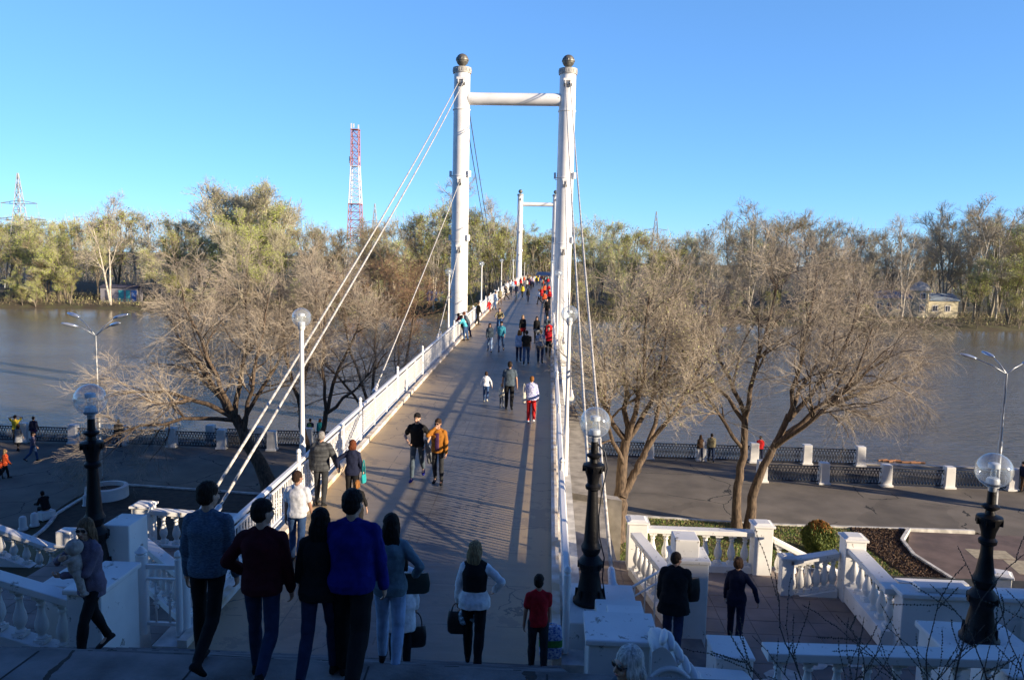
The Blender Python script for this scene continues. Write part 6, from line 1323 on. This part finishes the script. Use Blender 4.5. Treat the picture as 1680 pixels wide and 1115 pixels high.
Lk = dk(819, 546); bicycle("bicycle ridden by the khaki dressed cyclist towards the camera", Lk, R(180)); person("cyclist in a khaki top riding towards the camera", (Lk[0], Lk[1]+.2, Lk[2]+.0), R(180), 1.74, top='khaki', bottom='jeans', hair='brown', lod=1, lean=24, hipz=.98, legs=((60, 62, 6), (28, 34, 6)), arms=(('ik', (-.26, .56, 1.04), (-1, 0, -1)), ('ik', (.26, .56, 1.04), (1, 0, -1))))
Lk = dk(845, 496); bicycle("child's bicycle beside the person in dark blue far down the deck", Lk, R(185), True)
# --- promenade
PZ1 = PZ
def pp(px, py): p = G(px, py, PZ); return (p.x, p.y, PZ)
person("man in a blue grey shirt and jeans walking on the left promenade", pp(55, 756), R(-70), 1.78, top='mauve', sleeve=1.0, bottom='jeans', hair='dark', lod=1, **WALK)
person("woman in a grey dress and dark tights in front of the left river fence", pp(31, 739), 0, 1.68, 'f', top='grey', bottom='black', skirt=(.55, 'lightgrey', .06), hair='brown', style='long', lod=1)
person("man in a yellow shirt raising both hands to his face by the left river fence", (pp(31, 727)[0], 46.6, PZ), R(15), 1.88, top='yellow', sleeve=.6, bottom='charcoal', hair='dark', lod=1, arms=(('ik', (-.12, .16, 1.62), (-1, 0, 0)), ('ik', (.12, .16, 1.62), (1, 0, 0))))
person("person in a dark jacket by the pier of the left river fence", pp(56, 727), R(10), 1.74, top='navy', bottom='purple', hair='dark', lod=1, fit=.02)
person("man in black leaning on the left river fence below the big tree", pp(195, 733), R(20), 1.78, top='black', bottom='darkjeans', hair='dark', lod=1, lean=8, fit=.03, legs=((4, 2), (8, 20)))
person("woman in a red coat at the far left edge of the promenade", pp(9, 785), R(-40), 1.66, 'f', top='orange', bottom='black', hair='blonde', style='long', lod=1, fit=.03, hem=.8, **WALK)
person("child in red beside the woman in the red coat at the left edge", pp(1, 786), R(-40), 1.15, 'f', top='orange', bottom='charcoal', hair='dark', style='bob', lod=1, **WALK)
person("person in a teal jacket and pale jeans looking at the river between the dark trunks", pp(525, 728), 0, 1.70, 'f', top='teal', bottom='paleblue', hair='red', style='bob', lod=1, fit=.028)
person("person in a dark green top with a backpack beside the teal jacket", pp(509, 729), 0, 1.74, top='navy', sleeve=.6, bottom='navy', hair='dark', lod=1, backpack='green')
person("person in black sitting hunched at the kerb below the left lamp", (G(76, 850, PZ).x, G(76, 850, PZ).y, PZ), R(60), 1.76, top='black', bottom='black', hair='black', lod=1, lean=24, hipz=.5, legs=((82, 80, 4), (78, 84, 6)), arms=((30, 6, 50), (34, 6, 50)), fit=.03)
t = thing("stone_seat", "low stone block the hunched figure sits on", "block", (G(76, 850, PZ).x, G(76, 850, PZ).y, PZ), R(60)); q = MB(); q.box((0, -.05, .19), (.6, .45, .38)); q.build('block', PIERW, t, bevel=.02)
person("person in a brown jacket and white scarf by the right river fence", pp(1148, 756), 0, 1.68, 'f', top='brown', bottom='darkjeans', hair='brown', style='long', lod=1, fit=.026)
person("person in a camouflage brown jacket and jeans beside her at the river fence", pp(1166, 757), 0, 1.80, top='khaki', bottom='darkjeans', hair='dark', lod=1, fit=.032, build=1.1)
person("person in a red jacket seen through the twin trunk tree by the fence", pp(1246, 758), 0, 1.68, top='red', bottom='navy', hair='dark', lod=1, fit=.03)
person("person in dark clothes at the right picture edge behind the lamp globe", pp(1676, 806), R(90), 1.72, top='navy', bottom='brown', hair='dark', lod=1, fit=.03)
# --- far crowd: a few builds, copied with their parts, each copy dressed anew
protos = []
for k, kw in enumerate((dict(sex='m', **WALK), dict(sex='f', style='long', **WALK2), dict(sex='m', style='crop', legs=((3, 3), (-3, 4)), arms=((2, 8, 10), (4, 10, 40))), dict(sex='f', style='bob', fit=.03, hem=.8, **WALK), dict(sex='f', style='long', skirt=(.6, 'red', .04), bottom='black', legs=((6, 4), (-8, 10))))):
    kw.setdefault('bottom', 'darkjeans'); B = person("far walker", (0, 0, 0), 0, 1.72, top='grey', hair='dark', lod=3 if k else 2, **kw); protos.append(B.root)
bake_all()
PK = [list(p.children) for p in protos]; used = [False]*5
tops = ['red', 'white', 'black', 'navy', 'crimson', 'paleblue', 'purple', 'slate', 'orange', 'lightgrey', 'pink', 'teal', 'yellow', 'charcoal', 'khaki', 'royal', 'cream', 'lilac']; bots = ['darkjeans', 'black', 'jeans', 'charcoal', 'navy', 'grey']
spots = []
for (px, py, top, bot) in ((830, 492, 'charcoal', 'black'), (838, 487, 'slate', 'grey'), (847, 490, 'navy', 'slate'), (857, 488, 'yellow', 'charcoal'), (866, 496, 'black', 'navy'), (884, 499, 'white', 'black'), (888, 494, 'red', 'black'), (893, 489, 'orange', 'grey'), (900, 487, 'red', 'charcoal'), (832, 482, 'white', 'cream'), (836, 480, 'lightgrey', 'grey'), (841, 480, 'paleblue', 'navy'), (845, 478, 'red', 'paleblue'), (828, 484, 'grey', 'charcoal'), (855, 474, 'red', 'black'), (864, 474, 'cream', 'black'), (868, 473, 'purple', 'black'), (874, 471, 'lilac', 'darkjeans'), (891, 474, 'orange', 'grey'), (899, 472, 'crimson', 'jeans'), (871, 476, 'navy', 'black'), (820, 500, 'khaki', 'brown')):
    spots.append((*dk(px, py), top, bot))
cr = random.Random(8)
for i in range(44):
    y = 128+i*2.3+cr.uniform(-1, 1); x = cr.uniform(-5.0, -.1) if cr.random() < .6 else cr.choice((-5.0, -4.6, -.4, -.2)); spots.append((x, y, deckz(y), cr.choice(tops), cr.choice(bots)))
for i in range(12): spots.append((cr.uniform(-5, -.2), 229+cr.uniform(.5, 6), -1.42, cr.choice(tops), cr.choice(bots)))
for i, (x, y, z, top, bot) in enumerate(spots):
    k = cr.randrange(5); r = protos[k]
    if used[k]:
        r2 = r.copy(); COL.objects.link(r2)
        for ch in PK[k]: c = ch.copy(); COL.objects.link(c); c.parent = r2
        r = r2
    used[k] = True
    r.location = (x, y, z); r.rotation_euler = (0, 0, R(cr.choice((0, 180, 0, 180, 90)))+cr.uniform(-.3, .3)); h = cr.uniform(.9, 1.05); r.scale = (h, h, h)
    for c in r.children:
        b = c.name.split('.')[0]
        m_ = C[top] if b in ('shirt', 'jacket') else C[bot] if b in ('trousers', 'tights') else C[cr.choice(('red', 'black', 'grey', 'navy'))] if b == 'skirt' else hairm(cr.choice(('dark', 'brown', 'black', 'blonde'))) if b == 'hair' else None
        if m_ and c.material_slots: c.material_slots[0].link = 'OBJECT'; c.material_slots[0].material = m_
    side = 'by left railing' if x < -4.2 else 'by right railing' if x > -.9 else 'mid deck'
    far = 'beyond near tower' if y < 95 else 'half way over' if y < 140 else 'near far tower' if y < 180 else 'past far tower' if y < 228 else 'at far end'
    names = dict(navy='navy blue', paleblue='pale blue', lightgrey='light grey', royal='royal blue'); bn = dict(darkjeans='dark jeans', jeans='blue jeans', black='black', charcoal='charcoal', navy='navy', grey='grey', slate='slate', cream='cream', paleblue='pale', brown='brown')
    tag(r, f"walker in {names.get(top, top)} over {bn.get(bot, bot)}, {side}, {far}" , 'person', f"distant walkers on the bridge in {names.get(top, top)}, {far}")
for k, p in enumerate(protos):
    if not used[k]:
        for c in list(p.children): bpy.data.objects.remove(c)
        bpy.data.objects.remove(p)

# ---- NUMBER EQUALS: repeats that share a label are told apart by their order in the picture
ORD = ['first', 'second', 'third', 'fourth', 'fifth', 'sixth', 'seventh', 'eighth', 'ninth', 'tenth', 'eleventh', 'twelfth', 'thirteenth', 'fourteenth', 'fifteenth', 'sixteenth', 'seventeenth', 'eighteenth']
by = {}
for o in SC.objects:
    if o.parent is None and 'label' in o: by.setdefault(o['label'], []).append(o)
for lab, os_ in by.items():
    if len(os_) > 1:
        os_.sort(key=lambda o: pj(o.location)[0])
        for i, o in enumerate(os_[:18]): o['label'] = f"{lab}, {ORD[i]} from left"
for o in SC.objects:
    if o.parent is None and 'label' in o and len(o['label'].split()) > 16: o['label'] = o['label'].replace(' the ', ' ').replace(' a ', ' ')
